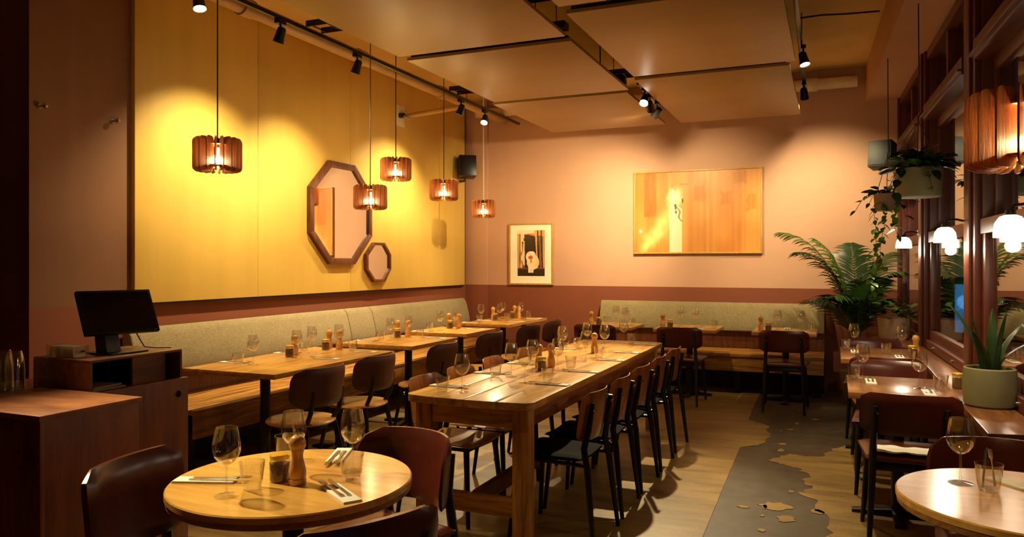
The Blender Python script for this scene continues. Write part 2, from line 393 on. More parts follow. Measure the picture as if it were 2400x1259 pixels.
# ------------------------------------------------------------------ outside
tag(MB().box(1.2, 14, -8, 40, -.3, -.15).build('street', 'street'), 'dark street outside the windows', 'street', kind='structure')
bd = empty('street_building', (8, 20, -.15), label='dark brick building across the street with dim blue windows', cat='building')
MB().box(0, 4, -24, 20, 0, 13).build('wall', 'brick_night', bd)
for j in range(3):
    for i in range(12):
        lit = (i * 7 + j * 5) % 6 == 0
        f_ = MB().box(-.06, .02, -22 + i * 3.4, -20.6 + i * 3.4, 1.2 + j * 3.8, 3.4 + j * 3.8).build('window', 'window_paint', bd)
        MB().box(-.08, -.062, -21.9 + i * 3.4, -20.7 + i * 3.4, 1.3 + j * 3.8, 3.3 + j * 3.8).build('pane', 'blue_dim' if lit else 'screen', f_)
lb = empty('street_light_box', (1.72, 12.7, -.15), R(-8), label='glowing pale blue light box on a grey base, seen through the window', cat='light box')
MB().box(-.22, .22, -.1, .1, .02, .58).build('base', 'grey_box', lb, bevel=.01)
MB().box(-.20, .20, -.08, .08, .58, 1.32).build('case', 'grey_box', lb, bevel=.006)
MB().box(-.185, .185, -.086, -.081, .60, 1.30).build('lit_face', 'blue_light', lb)
point('light_box_glow', (1.7, 12.4, .9), 2.0, (.2, .55, 1), .1)

# ------------------------------------------------------------------ ceiling fittings
def panel(x0, x1, y0, y1, label, z=3.05):
    p = empty('ceiling_panel', ((x0 + x1) / 2, (y0 + y1) / 2, z), label=label, cat='ceiling panel')
    hx, hy = (x1 - x0) / 2, (y1 - y0) / 2
    MB().box(-hx, hx, -hy, hy, 0, .025).build('board', 'acoustic_panel', p, bevel=.003)
    mb = MB(); t_ = .012
    mb.box(-hx + .03, hx - .03, -hy + .01, -hy + .04, .026, .05); mb.box(-hx + .03, hx - .03, hy - .04, hy - .01, .026, .05)
    mb.box(-hx + .03, -hx + .06, -hy + .04, hy - .04, .026, .05); mb.box(hx - .06, hx - .03, -hy + .04, hy - .04, .026, .05)
    mb.build('back_frame', 'black_metal', p)
    for sx in (-1, 1):
        for sy in (-1, 1):
            MB().cyl((sx * (hx - .2), sy * (hy - .25), .03), (sx * (hx - .2), sy * (hy - .25), ZC - z), .004, n=6).build('hanger_wire', 'black_metal', p)
    return p
panel(-3.10, -1.74, 1.55, 3.22, 'tan ceiling panel behind the camera end of the left row')
panel(-3.10, -1.74, 3.34, 5.03, 'tan ceiling panel over the near end of the long plank table')
panel(-3.10, -1.74, 5.15, 6.81, 'tan ceiling panel over the far end of the long plank table')
panel(-3.16, -1.78, 6.91, 8.66, 'tan ceiling panel beside the corner with the small framed photograph')
panel(-1.58, -.26, 2.70, 4.44, 'tan ceiling panel over the floor, nearest the entrance in its row')
panel(-1.58, -.28, 4.58, 6.35, 'tan ceiling panel between two others above the aisle')
panel(-1.60, -.33, 6.47, 8.65, 'long tan ceiling panel in front of the large artwork')
def rail(p0, p1, wd, ht, label, name='suspension_rail', mat='black_metal'):
    p0, p1 = Vector(p0), Vector(p1); d = (p1 - p0).normalized(); c_ = d.cross(Vector((0, 0, 1)))
    e = empty(name, tuple((p0 + p1) / 2), label=label, cat='rail'); o_ = Vector(e.location)
    mb = MB(); q = [(s_ * wd / 2, h_) for s_, h_ in ((-1, 0), (1, 0), (1, ht), (-1, ht))]
    vs_ = [p + c_ * a_ + Vector((0, 0, b_)) - o_ for p in (p0, p1) for a_, b_ in q]
    mb.add(vs_, [(0, 1, 2, 3), (7, 6, 5, 4)] + [(i, 4 + i, 4 + (i + 1) % 4, (i + 1) % 4) for i in range(4)])
    mb.build('profile', mat, e, bevel=.003)
    for k in (.2, .8):
        x = p0.lerp(p1, k) - o_
        MB().cyl(x + Vector((0, 0, ht)), x + Vector((0, 0, ZC - o_.z)), .004, n=6).build('hanger_rod', mat, e)
    return e
rail((-2.95, 5.09, 3.12), (-1.75, 5.09, 3.12), .10, .05, 'black suspension rail in the gap above the long plank table')
rail((-3.0, 6.86, 3.12), (-1.78, 6.86, 3.12), .08, .05, 'black suspension rail in the gap beyond the long plank table')
rail((-1.50, 6.41, 3.12), (-.50, 6.41, 3.12), .10, .05, 'black suspension rail in the gap above the aisle')
rail((-1.40, 4.515, 3.12), (-.35, 4.515, 3.12), .07, .05, 'black suspension rail in the nearest gap above the aisle')
TRX, TRZ = -3.81, 3.27
rail((TRX, 1.5, TRZ), (TRX, 9.15, TRZ), .035, .03, 'long black lighting track along the mustard yellow wall', 'lighting_track')
rail((-.205, 2.5, TRZ), (-.28, 8.35, TRZ), .035, .03, 'black lighting track along the window side of the panels', 'lighting_track')
rail((-1.69, 6.98, 3.13), (-1.69, 8.3, 3.13), .035, .03, 'short black lighting track between the two rows of panels', 'lighting_track')

def make_spot(tilt_target, lit):
    """lamp head local: pivot at origin, track above"""
    t = empty('track_spotlight')
    MB().box(-.02, .02, -.045, .045, -.03, 0).build('adapter', 'black_metal', t, bevel=.003)
    MB().cyl((0, 0, -.03), (0, 0, -.09), .008, n=10).build('stem', 'black_metal', t, smooth=True)
    d = Vector(tilt_target).normalized(); p = Vector((0, 0, -.105))
    mb = MB(); a_ = p - d * .045; mb.cyl(a_ - d * .012, a_, .018, .032, 20); mb.cyl(a_, p + d * .01, .032, .036, 20); mb.cyl(p + d * .01, p + d * .062, .036, .042, 20, False)
    h = mb.build('lamp_head', 'black_metal', t, smooth=True)
    MB().cyl(p + d * .045, p + d * .05, .036, n=20).build('lens', 'lens' if lit else 'screen', h, smooth=True)
    return t, p + d * .066
def add_spot(x, y, target, power, size, label, blend=.6, col=WARM2, z=TRZ, group=None):
    base = Vector((x, y, z)); t, q = make_spot(Vector(target) - base, True)
    t.location = base; tag(t, label, 'spotlight', group)
    spot('spot_beam', tuple(base + q), target, power, size, blend, col=col)
    return t
WGRP = 'spotlights on the wall track'
# along the yellow wall
add_spot(TRX, 2.05, (-1.62, 1.95, .7), P_TABLE * 1.2, 54, 'black track spotlight at the entrance end of the wall track', .9)
add_spot(TRX, 3.72, (-3.05, 3.45, .7), P_TABLE * .25, 60, 'black track spotlight above the near banquette table, lens turned to the room', .9)
add_spot(TRX, 4.51, (-4.66, 4.60, 1.3), P_WALL, 100, 'black track spotlight washing the first yellow wall panel', 1)
add_spot(TRX, 5.50, (-4.66, 5.60, 1.3), P_WALL * .75, 96, 'black track spotlight beside the large octagonal mirror', 1)
add_spot(TRX, 7.48, (-4.66, 7.30, 1.3), P_WALL * 1.1, 104, 'black track spotlight above the small octagonal mirror', 1)
add_spot(TRX, 8.1, (-3.5, 6.4, .7), P_TABLE * .8, 70, 'black track spotlight in the corner with its lens turned to the room', .9)
# between the panels and along the windows
GZ = 3.13
add_spot(-1.67, 7.15, (-1.66, 4.75, .4), P_TABLE * 1.5, 56, 'black track spotlight in the panel gap turned to the plank table', .8, z=GZ)
add_spot(-1.69, 7.46, (-1.75, 9.4, 1.6), P_BACK * .55, 96, 'black track spotlight in the panel gap turned to the large artwork', 1, z=GZ)
add_spot(-1.69, 7.80, (-3.45, 9.4, 1.55), P_BACK * .85, 90, 'black track spotlight in the panel gap turned to the framed photograph', 1, z=GZ)
add_spot(-.236, 6.75, (.33, 6.2, .7), P_TABLE * .35, 60, 'black track spotlight above the window tables')
add_spot(-.278, 8.13, (-.12, 9.4, 1.6), P_BACK * .5, 100, 'black track spotlight facing the palm corner', 1)
add_spot(-.23, 3.9, (.38, 4.9, .7), P_TABLE * .4, 56, 'added unseen black track spotlight at the entrance end of the window track')  # added head kept out of view, brightens the near window table
# pipes
def pipe(name, p0, p1, r, mat, label, collars=()):
    p0, p1 = Vector(p0), Vector(p1); e = empty(name, tuple((p0 + p1) / 2), label=label, cat='pipe'); o_ = Vector(e.location); d = (p1 - p0).normalized()
    MB().cyl(p0 - o_, p1 - o_, r, n=20).build('tube', mat, e, smooth=True)
    for k in collars:
        x = p0.lerp(p1, k) - o_; MB().cyl(x - d * .06, x + d * .06, r * 1.2, n=20).build('collar', mat, e, smooth=True)
pipe('ceiling_pipe', (-4.12, .5, 3.40), (-4.12, 9.36, 3.40), .06, 'pipe_tan', 'long tan painted pipe above the yellow wall', (.25, .45, .62, .8))
pipe('ceiling_pipe', (-3.62, 6.9, 3.47), (-3.62, 9.3, 3.47), .07, 'pipe_white', 'short off-white pipe beside the lighting track in the corner', (.5, .75, .95))
pipe('wall_pipe', (-4.5, 9.31, 3.50), (.24, 9.31, 3.50), .065, 'pipe_white', 'off-white pipe along the top of the end wall', (.3, .9))
pipe('conduit_pipe', (-4.63, 7.62, 3.17), (-3.9, 7.62, 3.22), .028, 'pipe_tan', 'thin tan conduit crossing from the yellow wall to the track')
sp = empty('wall_sensor', (-4.655, 7.55, 3.17), label='off-white wall plate with a black sensor high on the yellow wall', cat='sensor')
MB().box(0, .012, -.09, .11, -.12, .12).build('plate', 'white_plate', sp, bevel=.003)
MB().cyl((.012, 0, 0), (.07, 0, 0), .03, n=14).build('housing', 'plastic_black', sp, smooth=True)
MB().cyl((.06, 0, -.01), (.12, .09, -.03), .014, n=10).build('arm', 'steel', sp, smooth=True)
for y, nm in ((5.15, 'over the first yellow panel seam'), (7.66, 'in the far left corner')):
    t = empty('cable_tray', (-2.6, y, 3.40), label='black wire cable tray crossing above the panels ' + nm, cat='cable tray')
    for sy in (-.1, .1): MB().box(-1.4, 1.4, sy - .006, sy + .006, 0, .05).build('side_rail', 'black_metal', t)
    mb = MB().box(-.005, .005, -.1, .1, .004, .014); r0 = None
    for k in range(19):
        r_ = mb.build('rung', 'black_metal', t) if r0 is None else r0.copy()
        if r0 is None: r0 = r_
        else: C.objects.link(r_); r_.parent = t
        r_.location = (-1.35 + .15 * k, 0, 0)
    for sx in (-1.2, 0, 1.2): MB().cyl((sx, 0, .05), (sx, 0, ZC - 3.40), .005, n=6).build('hanger_rod', 'black_metal', t)
cb = MB().tube([(-.3, 7.0, 3.58), (-.1, 7.05, 3.60), (.1, 7.15, 3.615), (.36, 7.2, 3.62)], .008).build('ceiling_cable', 'black_metal', smooth=True)
tag(cb, 'thin dark cable strung below the ceiling to the beam', 'cable')

# ------------------------------------------------------------------ pendants
NF = 18
def rrect(w_, h_, r, n=5):
    out = []
    for cx, cy, a0 in ((w_ / 2 - r, h_ / 2 - r, 0), (-w_ / 2 + r, h_ / 2 - r, 90), (-w_ / 2 + r, -h_ / 2 + r, 180), (w_ / 2 - r, -h_ / 2 + r, 270)):
        out += [(cx + r * math.cos(R(a0 + 90 * k / n)), cy + r * math.sin(R(a0 + 90 * k / n))) for k in range(n + 1)]
    return out
def make_pendant():
    t = empty('pendant_lamp'); t['category'] = 'pendant lamp'
    fin = None
    for k in range(NF):
        if fin is None:
            fin = f_ = MB().prism(rrect(.095, .215, .028), .005, lambda a_, b_, c_: (.1015 + a_, c_ - .0025, b_)).build('slat', 'lamp_wood', t, smooth=True)
        else:
            f_ = fin.copy(); C.objects.link(f_); f_.parent = t
        f_.rotation_euler = (0, 0, 2 * math.pi * (k + .5) / NF)
    MB().lathe([(.03, .062), (.085, .062), (.085, .068), (.03, .068), (.03, .062)], 24).build('top_ring', 'lamp_wood', t, smooth=True)
    MB().lathe([(.055, -.078), (.10, -.078), (.10, -.072), (.055, -.072), (.055, -.078)], 24).build('bottom_ring', 'lamp_wood', t, smooth=True)
    MB().cyl((0, 0, .045), (0, 0, .105), .019, n=16).build('socket', 'black_metal', t, smooth=True)
    bl = MB().lathe([(.001, -.075), (.014, -.07), (.022, -.052), (.024, -.035), (.020, -.008), (.014, .02), (.012, .045), (.001, .046)], 16).build('bulb', 'bulb', t, smooth=True)
    return t
PL = [(-3.60, 3.67, 2.14, 'cord_brown', 'slatted wooden pendant lamp hanging alone over the near banquette table', 1),
      (-3.77, 5.64, 2.036, 'cord_white', 'slatted wooden pendant lamp in front of the large octagonal mirror', 1),
      (-3.85, 6.19, 2.35, 'cord_brown', 'slatted wooden pendant lamp hung highest, above the small octagonal mirror', 1),
      (-3.74, 6.95, 2.215, 'cord_brown', 'slatted wooden pendant lamp beside the black corner speaker', 1),
      (-3.95, 8.36, 2.12, 'cord_white', 'slatted wooden pendant lamp on a thick white cord at the corner', 1),
      (.485, 2.44, 1.815, 'cord_brown', 'slatted wooden pendant lamp low over the round table by the windows', 1)]
for x, y, z, cm, lb_, on in PL:
    t = place('pendant', make_pendant, (x, y, z), rnd.random(), lb_, None)
    MB().cyl((0, 0, .10), (0, 0, ZC - z), .0075 if 'thick' in lb_ else .0045, n=8).build('cord', cm, t, smooth=True)
    MB().lathe([(.001, ZC - z), (.045, ZC - z), (.045, ZC - z - .02), (.012, ZC - z - .035), (.001, ZC - z - .035)], 16).build('ceiling_rose', 'black_metal', t, smooth=True)
    point('pendant_glow', (x, y, z - .035), P_PEND, WARM, .014)

# ------------------------------------------------------------------ sconces
def make_sconce():
    t = empty('wall_lamp'); t['category'] = 'wall lamp'      # local +x = into the room, origin on the post
    MB().lathe([(.001, 0), (.03, 0), (.03, .012), (.018, .02), (.001, .02)], 16).build('wall_plate', 'chrome', t, smooth=True).rotation_euler = (0, R(90), 0)
    MB().tube([(.015, 0, 0), (.06, 0, .012), (.11, 0, .005), (.125, 0, -.02)], .007).build('arm', 'black_metal', t, smooth=True)
    MB().lathe([(.001, 0), (.02, 0), (.024, -.03), (.001, -.03)], 16, (.125, 0, -.015)).build('cap', 'black_metal', t, smooth=True)
    MB().lathe([(.018, -.035), (.042, -.045), (.060, -.072), (.066, -.11), (.066, -.135), (.062, -.135), (.062, -.11), (.056, -.074), (.038, -.048), (.018, -.04)], 24, (.125, 0, 0)).build('shade', 'opal', t, smooth=True)
    return t
for s_, z, lb_ in ((1.62, 1.725, 'white domed glass wall lamp by the hanging trailing plant'), (3.86, 1.72, 'white domed glass wall lamp on the post between two windows'), (5.50, 1.70, 'white domed glass wall lamp above the snake plant')):
    p = W(s_ , .0 if s_ < 3 else .037, z); a_ = math.atan2(WN.y, WN.x)
    if s_ < 3: p = W(1.735, .037, z)
    place('sconce', make_sconce, tuple(p), a_, lb_)
    point('sconce_glow', tuple(p + WN * .125 + Vector((0, 0, -.16))), P_SCONCE, (1, .80, .55), .04)

# ------------------------------------------------------------------ things on the walls
def octagon(yc, zc, pts, fw, label):
    """pts: (y,z) outline on the yellow wall"""
    t = empty('octagonal_mirror', (-4.655, yc, zc), label=label, cat='mirror')
    o_ = [(y - yc, z - zc) for y, z in pts]; k = [(y * (1 - fw / abs(1e-6 + math.hypot(y, z)) * 1.1), z * (1 - fw / abs(1e-6 + math.hypot(y, z)) * 1.1)) for y, z in o_]
    n = len(o_)
    for i in range(n):
        j = (i + 1) % n; q = [o_[i], o_[j], k[j], k[i]]
        MB().prism(q, .045, lambda a_, b_, c_: (c_, a_, b_)).build('frame_bar', 'frame_dark', t, bevel=.002)
    MB().prism([(y * 1.01, z * 1.01) for y, z in k], .006, lambda a_, b_, c_: (.02 + c_, a_, b_)).build('mirror_glass', 'mirror_silver', t)
octagon(6.41, 1.96, [(6.195, 2.478), (6.625, 2.478), (6.935, 2.19), (6.935, 1.745), (6.625, 1.445), (6.195, 1.445), (5.885, 1.745), (5.885, 2.19)], .06, 'large octagonal wall mirror in a dark wooden frame')
octagon(7.08, 1.465, [(6.985, 1.682), (7.19, 1.682), (7.318, 1.55), (7.318, 1.385), (7.19, 1.248), (6.985, 1.248), (6.836, 1.385), (6.836, 1.55)], .03, 'small octagonal wall mirror in a dark wooden frame')
def printed(name, x0, x1, z0, z1, y, nx, nz, fn, mat, parent):
    me = bpy.data.meshes.new(name); vs_ = []; fs = []; cols = []
    for j in range(nz + 1):
        for i in range(nx + 1):
            u, v_ = i / nx, j / nz; vs_.append((x0 + (x1 - x0) * u, y, z0 + (z1 - z0) * v_)); cols.append((*lin(fn(u, v_)), 1))
    for j in range(nz):
        for i in range(nx):
            k = j * (nx + 1) + i; fs.append((k, k + 1, k + nx + 2, k + nx + 1))
    me.from_pydata(vs_, [], fs); at = me.color_attributes.new('Col', 'FLOAT_COLOR', 'POINT')
    at.data.foreach_set('color', [c_ for q in cols for c_ in q]); me.materials.append(M[mat])
    o = bpy.data.objects.new(name, me); C.objects.link(o); o.parent = parent; return o
def clamp(x, a_=0., b_=1.): return max(a_, min(b_, x))
def mix(a_, b_, t_): t_ = clamp(t_); return tuple(p + (q - p) * t_ for p, q in zip(a_, b_))
def h1(i): return (math.sin(i * 127.1 + 3.3) * 43758.5453) % 1.0
def n1(x):
    i = math.floor(x); f_ = x - i; f_ = f_ * f_ * (3 - 2 * f_); return h1(i) * (1 - f_) + h1(i + 1) * f_
def n2d(x, y):
    i, j = math.floor(x), math.floor(y); fx, fy = x - i, y - j; fx = fx * fx * (3 - 2 * fx); fy = fy * fy * (3 - 2 * fy)
    h = lambda a_, b_: h1(a_ * 17.3 + b_ * 91.7)
    return (h(i, j) * (1 - fx) + h(i + 1, j) * fx) * (1 - fy) + (h(i, j + 1) * (1 - fx) + h(i + 1, j + 1) * fx) * fy
def art(u, v):
    base = mix((.74, .44, .15), (.90, .66, .33), n1(u * 13) * .55 + .45 * n2d(u * 7, v * 4))
    c_ = mix(base, (.60, .31, .08), .55 * n1(u * 75) * n1(u * 31 + 9) * (.3 + .7 * n2d(u * 22, v * 4)))
    if u < .27: c_ = mix(c_, (.76, .38, .09), .55 * clamp((v - .25) * 2.5) * n1(u * 12 + 4))
    if .075 < u < .175 and v > .45: c_ = mix(c_, (.70, .33, .07), .25 + .5 * n2d(u * 60, v * 7))
    for bx, by, bw, bh, k in ((.53, .73, .05, .11, .6), (.735, .66, .05, .09, .55), (.93, .60, .04, .11, .5), (.84, .90, .055, .08, .55), (.41, .845, .045, .014, .5), (.15, .06, .055, .08, .4)):
        dd = max(abs(u - bx) / bw, abs(v - by) / bh) + .35 * n2d(u * 40, v * 18) - .1
        c_ = mix(c_, (.70, .41, .08), k * clamp((1.05 - dd) * 4) * (.5 + .6 * n1(u * 70)))
    # pale feathery diagonal plume with a bright head, a pale post, and thin dark strokes
    t_ = clamp((u - .06) / .30); cen = .04 + .64 * t_ ** 1.15; wd = .10 + .10 * t_ * (1 - t_) * 2
    k = math.exp(-((v - cen + .10 * (n2d(u * 18, v * 9) - .5)) / wd) ** 2) * clamp((u - .02) * 14) * clamp((.40 - u) * 18)
    c_ = mix(c_, (1, .90, .58), k * (.45 + .4 * n2d(u * 30, v * 14)))
    d = math.hypot((u - .325) / .062, (v - .68 - .25 * (u - .325)) / .115) + .5 * (n2d(u * 45, v * 28) - .5)
    c_ = mix(c_, (1, .95, .82), clamp(1.25 - d))
    if .285 < u < .386 and v < .60 - 1.2 * max(0, u - .335) : c_ = mix(c_, (.97, .88, .72), .93)
    e = abs(u - (.337 + (.60 - v) * .22) - .012 * math.sin(v * 40))
    if .38 < v < .60 and e < .006: c_ = mix(c_, (.45, .24, .10), .7)
    for cx, cy, rx, ry in ((.335, .565, .008, .04), (.391, .64, .007, .03), (.338, .50, .008, .02)):
        if math.hypot((u - cx) / rx, (v - cy) / ry) < 1: c_ = mix(c_, (.32, .16, .08), .75)
    return c_
xa, xb, za, zb = -2.326, -.78, 1.572, 2.60
t = empty('framed_artwork', ((xa + xb) / 2, YB - .002, (za + zb) / 2), label='large framed amber abstract artwork with vertical streaks on the end wall', cat='artwork')
w2, h2 = (xb - xa) / 2, (zb - za) / 2
for nm, q in (('frame_bar', (-w2, w2, -.04, 0, h2 - .018, h2)), ('frame_bar', (-w2, w2, -.04, 0, -h2, -h2 + .018)), ('frame_bar', (-w2, -w2 + .018, -.04, 0, -h2 + .018, h2 - .018)), ('frame_bar', (w2 - .018, w2, -.04, 0, -h2 + .018, h2 - .018))):
    MB().box(*q).build(nm, 'frame_oak', t, bevel=.002)
MB().box(-w2 + .018, w2 - .018, -.026, -.002, -h2 + .018, h2 - .018).build('backing', 'frame_oak', t)
printed('art_print', -w2 + .018, w2 - .018, -h2 + .018, h2 - .018, -.028, 420, 170, art, 'art_print', t)
def dogpic(u, v):
    c_ = (.80, .62, .40)
    stripe = n1(u * 26) * .7 + n2d(u * 14, v * 5) * .3
    c_ = mix((.24, .13, .07), (.88, .66, .42), stripe * 1.25)
    if .12 < u < .27: c_ = mix((.92, .82, .66), (.40, .28, .18), clamp((n2d(u * 16, v * 10) - .62) * 4))
    lft = .25 + .03 * (1 - v); rgt = .74 - .12 * clamp((v - .5) * 2) + .03
    if lft < u < rgt and .16 < v < .93 - .10 * clamp((u - .3) * 2): c_ = mix((.13, .075, .03), (.20, .12, .05), n2d(u * 6, v * 12))
    if v > .93 - .06 * u: c_ = (.93, .86, .72) if u < .62 else (.92, .60, .24)
    if .30 < u < .62 and .90 < v < .93: c_ = (.86, .42, .16)
    for x0, sl in ((.66, .10), (.74, .06), (.87, .05)):
        if abs(u - (x0 + sl * (1 - v))) < .022: c_ = (.93, .66, .36) if x0 < .7 else (.10, .06, .04)
    if v < .155: c_ = mix((.10, .06, .04), (.17, .10, .05), n2d(u * 9, v * 20))
    if .155 <= v < .18: c_ = (.50, .24, .10)
    fur = .1 * n2d(u * 30, v * 30)
    d = math.hypot((u - .57) / .22, (v - .30) / .15) - fur
    if d < 1: c_ = mix((.95, .74, .48), (.98, .88, .70), n2d(u * 12, v * 12))
    d = math.hypot((u - .50) / .18, (v - .42) / .12) - fur
    if d < 1: c_ = mix((.99, .95, .86), (.90, .80, .66), n2d(u * 18, v * 18))
    for cx in (.44, .54):
        if abs(u - cx) < .045 and .07 < v < .24: c_ = (.96, .88, .72)
    if math.hypot((u - .48) / .085, (v - .405) / .04) < 1: c_ = (.82, .36, .10)
    if math.hypot((u - .50) / .03, (v - .33) / .05) < 1: c_ = (.85, .48, .20)
    if math.hypot((u - .19) / .03, (v - .73) / .02) < 1: c_ = (.10, .07, .06)
    return c_
xa, xb, za, zb = -4.045, -3.41, 1.167, 1.992
t = empty('framed_photograph', ((xa + xb) / 2, YB - .002, (za + zb) / 2), label='small framed photograph of a white dog in a doorway with a wide cream mat', cat='photograph')
w2, h2 = (xb - xa) / 2, (zb - za) / 2
for q in ((-w2, w2, -.03, 0, h2 - .02, h2), (-w2, w2, -.03, 0, -h2, -h2 + .02), (-w2, -w2 + .02, -.03, 0, -h2 + .02, h2 - .02), (w2 - .02, w2, -.03, 0, -h2 + .02, h2 - .02)):
    MB().box(*q).build('frame_bar', 'frame_oak', t, bevel=.002)
MB().box(-w2 + .02, w2 - .02, -.018, -.002, -h2 + .02, h2 - .02).build('mat_board', 'mat_cream', t)
printed('photo_print', -.195, .195, -.295, .315, -.020, 110, 160, dogpic, 'photo_print', t)
for i, (y, z) in enumerate(((3.269, 2.461), (3.80, 2.458))):
    t = empty('coat_hook', (XL, y, z), label=('small round metal coat hook on the brown wall close to the yellow panel', 'small round metal coat hook at the dark end of the brown wall')[1 - i], cat='hook')
    MB().cyl((0, 0, 0), (.006, 0, 0), .018, n=16).build('plate', 'steel', t, smooth=True)
    MB().cyl((.006, 0, 0), (.05, 0, 0), .008, n=12).build('stem', 'steel', t, smooth=True)
    MB().lathe([(.001, -.02), (.014, -.014), (.02, 0), (.014, .014), (.001, .02)], 16, (.055, 0, 0)).build('knob', 'chrome', t, smooth=True)
# corner speakers
def speaker(loc, rz, mat, label):
    t = empty('wall_speaker', loc, rz, label=label, cat='speaker')
    MB().box(-.115, .115, -.10, .10, -.14, .14).build('cabinet', mat, t, bevel=.01).rotation_euler = (R(-8), 0, 0)
    MB().box(-.10, .10, -.108, -.101, -.125, .125).build('grille', mat, t, bevel=.002).rotation_euler = (R(-8), 0, 0)
    MB().tube([(-.02, .02, -.13), (-.02, .03, -.18), (-.06, .14, -.18)], .016).build('bracket', 'plastic_black', t, smooth=True)
speaker((-4.50, 9.0, 2.735), R(38), 'plastic_black', 'black loudspeaker on a bracket in the corner by the yellow wall')
speaker((.47, 8.9, 2.60), R(-20), 'speaker_grey', 'grey loudspeaker on a bracket above the palm')

# ------------------------------------------------------------------ banquettes
def banquette(name, base, ang, length, cush, label, wm):
    """local: x along the wall 0..length, y from wall (0) into the room, seat .5 deep"""
    t = empty(name, base, ang, label=label, cat='bench')
    MB().box(0, length, .0, .10, .10, .74).build('back_panel', 'frame_dark', t)
    nb = 3
    for k in range(nb):
        MB().box(0, length, .16 + k * .19, .16 + (k + 1) * .19 - .004, .415, .45).build('seat_plank', wm, t, bevel=.003)
    n = max(2, int(length / 1.5)); L = length / n
    for k in range(n): MB().box(k * L + .001, (k + 1) * L - .001, .685, .715, .255, .414).build('fascia_board', wm, t, bevel=.003)
    for x in [.06 + i * (length - .12) / 3 for i in range(4)]: MB().box(x - .03, x + .03, .56, .62, 0, .414).build('leg', 'black_wood', t)
    MB().box(0, length, .30, .33, 0, .414).build('kick_panel', 'black_wood', t)
    prof = [(.02, .98), (.06, .985), (.085, .97), (.11, .93), (.145, .80), (.165, .70), (.16, .66), (.13, .645), (.02, .645)]
    for x0, x1 in cush:
        o = MB().prism(prof, x1 - x0, lambda a_, b_, c_: (x0 + c_, a_, b_)).build('back_cushion', 'upholstery', t, bevel=.012, seg=3, ang=60)
        o['label'] = 'grey woven upholstered back cushion'
    return t
BL = 9.17 - 3.86
banquette('banquette_bench', (XL + .002, 9.17, 0), R(-90), BL, ((0, 2.27), (2.275, 2.72), (2.725, BL)), 'long wooden bench with grey upholstered back along the yellow wall', 'bench_y')
for o in C.objects:
    if o.name.startswith(('seat_plank', 'fascia_board')): o.data.materials[0] = M['bench_x']
banquette('banquette_bench', (-.10, YB - .002, 0), R(180), 2.64, ((0, 2.64),), 'short wooden bench with grey upholstered back under the large artwork', 'bench_x')

# ------------------------------------------------------------------ tables
def pedestal(t, x, y, h, spread=.24, rot=0):
    MB().cyl((x, y, .03), (x, y, h), .034, n=20).build('column', 'black_metal', t, smooth=True)
    for k in range(2):
        a_ = k * math.pi / 2 + rot
        mb = MB(); d = Vector((math.cos(a_), math.sin(a_), 0)); c_ = Vector((-d.y, d.x, 0)); p = Vector((x, y, 0))
        vs_ = []
        for q, hh in ((-spread, .02), (0, .045), (spread, .02)):
            for s_ in (-.03, .03):
                for z in (0.004, hh): vs_.append(p + d * q + c_ * s_ + Vector((0, 0, z)))
        mb.add(vs_, [(0, 1, 3, 2), (8, 10, 11, 9)] + [f_ for o in (0, 4) for f_ in ((o, o + 4, o + 5, o + 1), (o + 2, o + 3, o + 7, o + 6), (o + 1, o + 5, o + 7, o + 3), (o, o + 2, o + 6, o + 4))])
        mb.build('foot', 'black_metal', t, bevel=.003)
    MB().box(x - .12, x + .12, y - .12, y + .12, h, h + .006).build('top_plate', 'black_metal', t)
def rect_table(x0, x1, y0, y1, label, mat, peds, name='dining_table'):
    cx, cy = (x0 + x1) / 2, (y0 + y1) / 2; t = empty(name, (cx, cy, 0), label=label, cat='table'); hx, hy = (x1 - x0) / 2, (y1 - y0) / 2
    MB().box(-hx, hx, -hy, hy, .716, .75).build('tabletop', mat, t, bevel=.004)
    for a_, b_ in peds: pedestal(t, a_, b_, .710)
    return t
rect_table(-4.02, -3.24, 3.78, 5.19, 'long oak table on two black pedestals, first along the yellow wall bench', 'oak_top', ((.08, -.435), (.08, .40)))
rect_table(-4.02, -3.28, 5.53, 6.38, 'square oak table below the large octagonal mirror, beside the long oak table', 'oak_top', ((.08, 0),))
rect_table(-4.02, -3.36, 6.72, 7.42, 'square oak table below the small octagonal mirror', 'oak_top', ((.08, 0),))
rect_table(-4.05, -3.42, 7.92, 9.16, 'long oak table in the corner below the framed photograph', 'oak_top', ((.1, -.3), (.1, .35)))
rect_table(-2.66, -2.04, 8.08, 8.72, 'oak table at the corner-side end of the bench under the artwork', 'oak_top_x', ((0, .05),))
rect_table(-1.80, -1.14, 8.08, 8.72, 'oak table in the middle of the bench under the artwork', 'oak_top_x', ((0, .05),))
rect_table(-.78, -.16, 8.08, 8.72, 'oak table at the palm end of the bench under the artwork', 'oak_top_x', ((0, .05),))
rect_table(.07, .598, 4.50, 5.20, 'glossy wooden table at the window shelf beside the snake plant', 'walnut_top', ((0, 0),))
rect_table(.045, .598, 6.05, 6.92, 'wooden table at the window shelf near the palm', 'walnut_top', ((0, 0),))
def round_table(x, y, r, label):
    t = empty('round_table', (x, y, 0), label=label, cat='table')
    MB().lathe([(.001, .744), (r - .004, .744), (r, .740), (r, .727)], 64).lathe([(r, .727), (.001, .727)], 64)
    MB().lathe([(0.0005, .729), (r, .729), (r, .746), (r - .004, .75), (.0005, .75)], 72).build('tabletop', 'round_top', t, smooth=True)
    MB().lathe([(0.0005, .708), (r - .008, .708), (r - .004, .711), (r - .004, .7285), (.0005, .7285)], 72).build('lower_ply', 'ply_edge', t, smooth=True)
    pedestal(t, 0, 0, .702, .22)
    return t
RX, RY, RR = -1.625, 1.985, .385
round_table(RX, RY, RR, 'round oak table beside the dark bar cabinet')
QX, QY, QR = .527, 2.655, .350
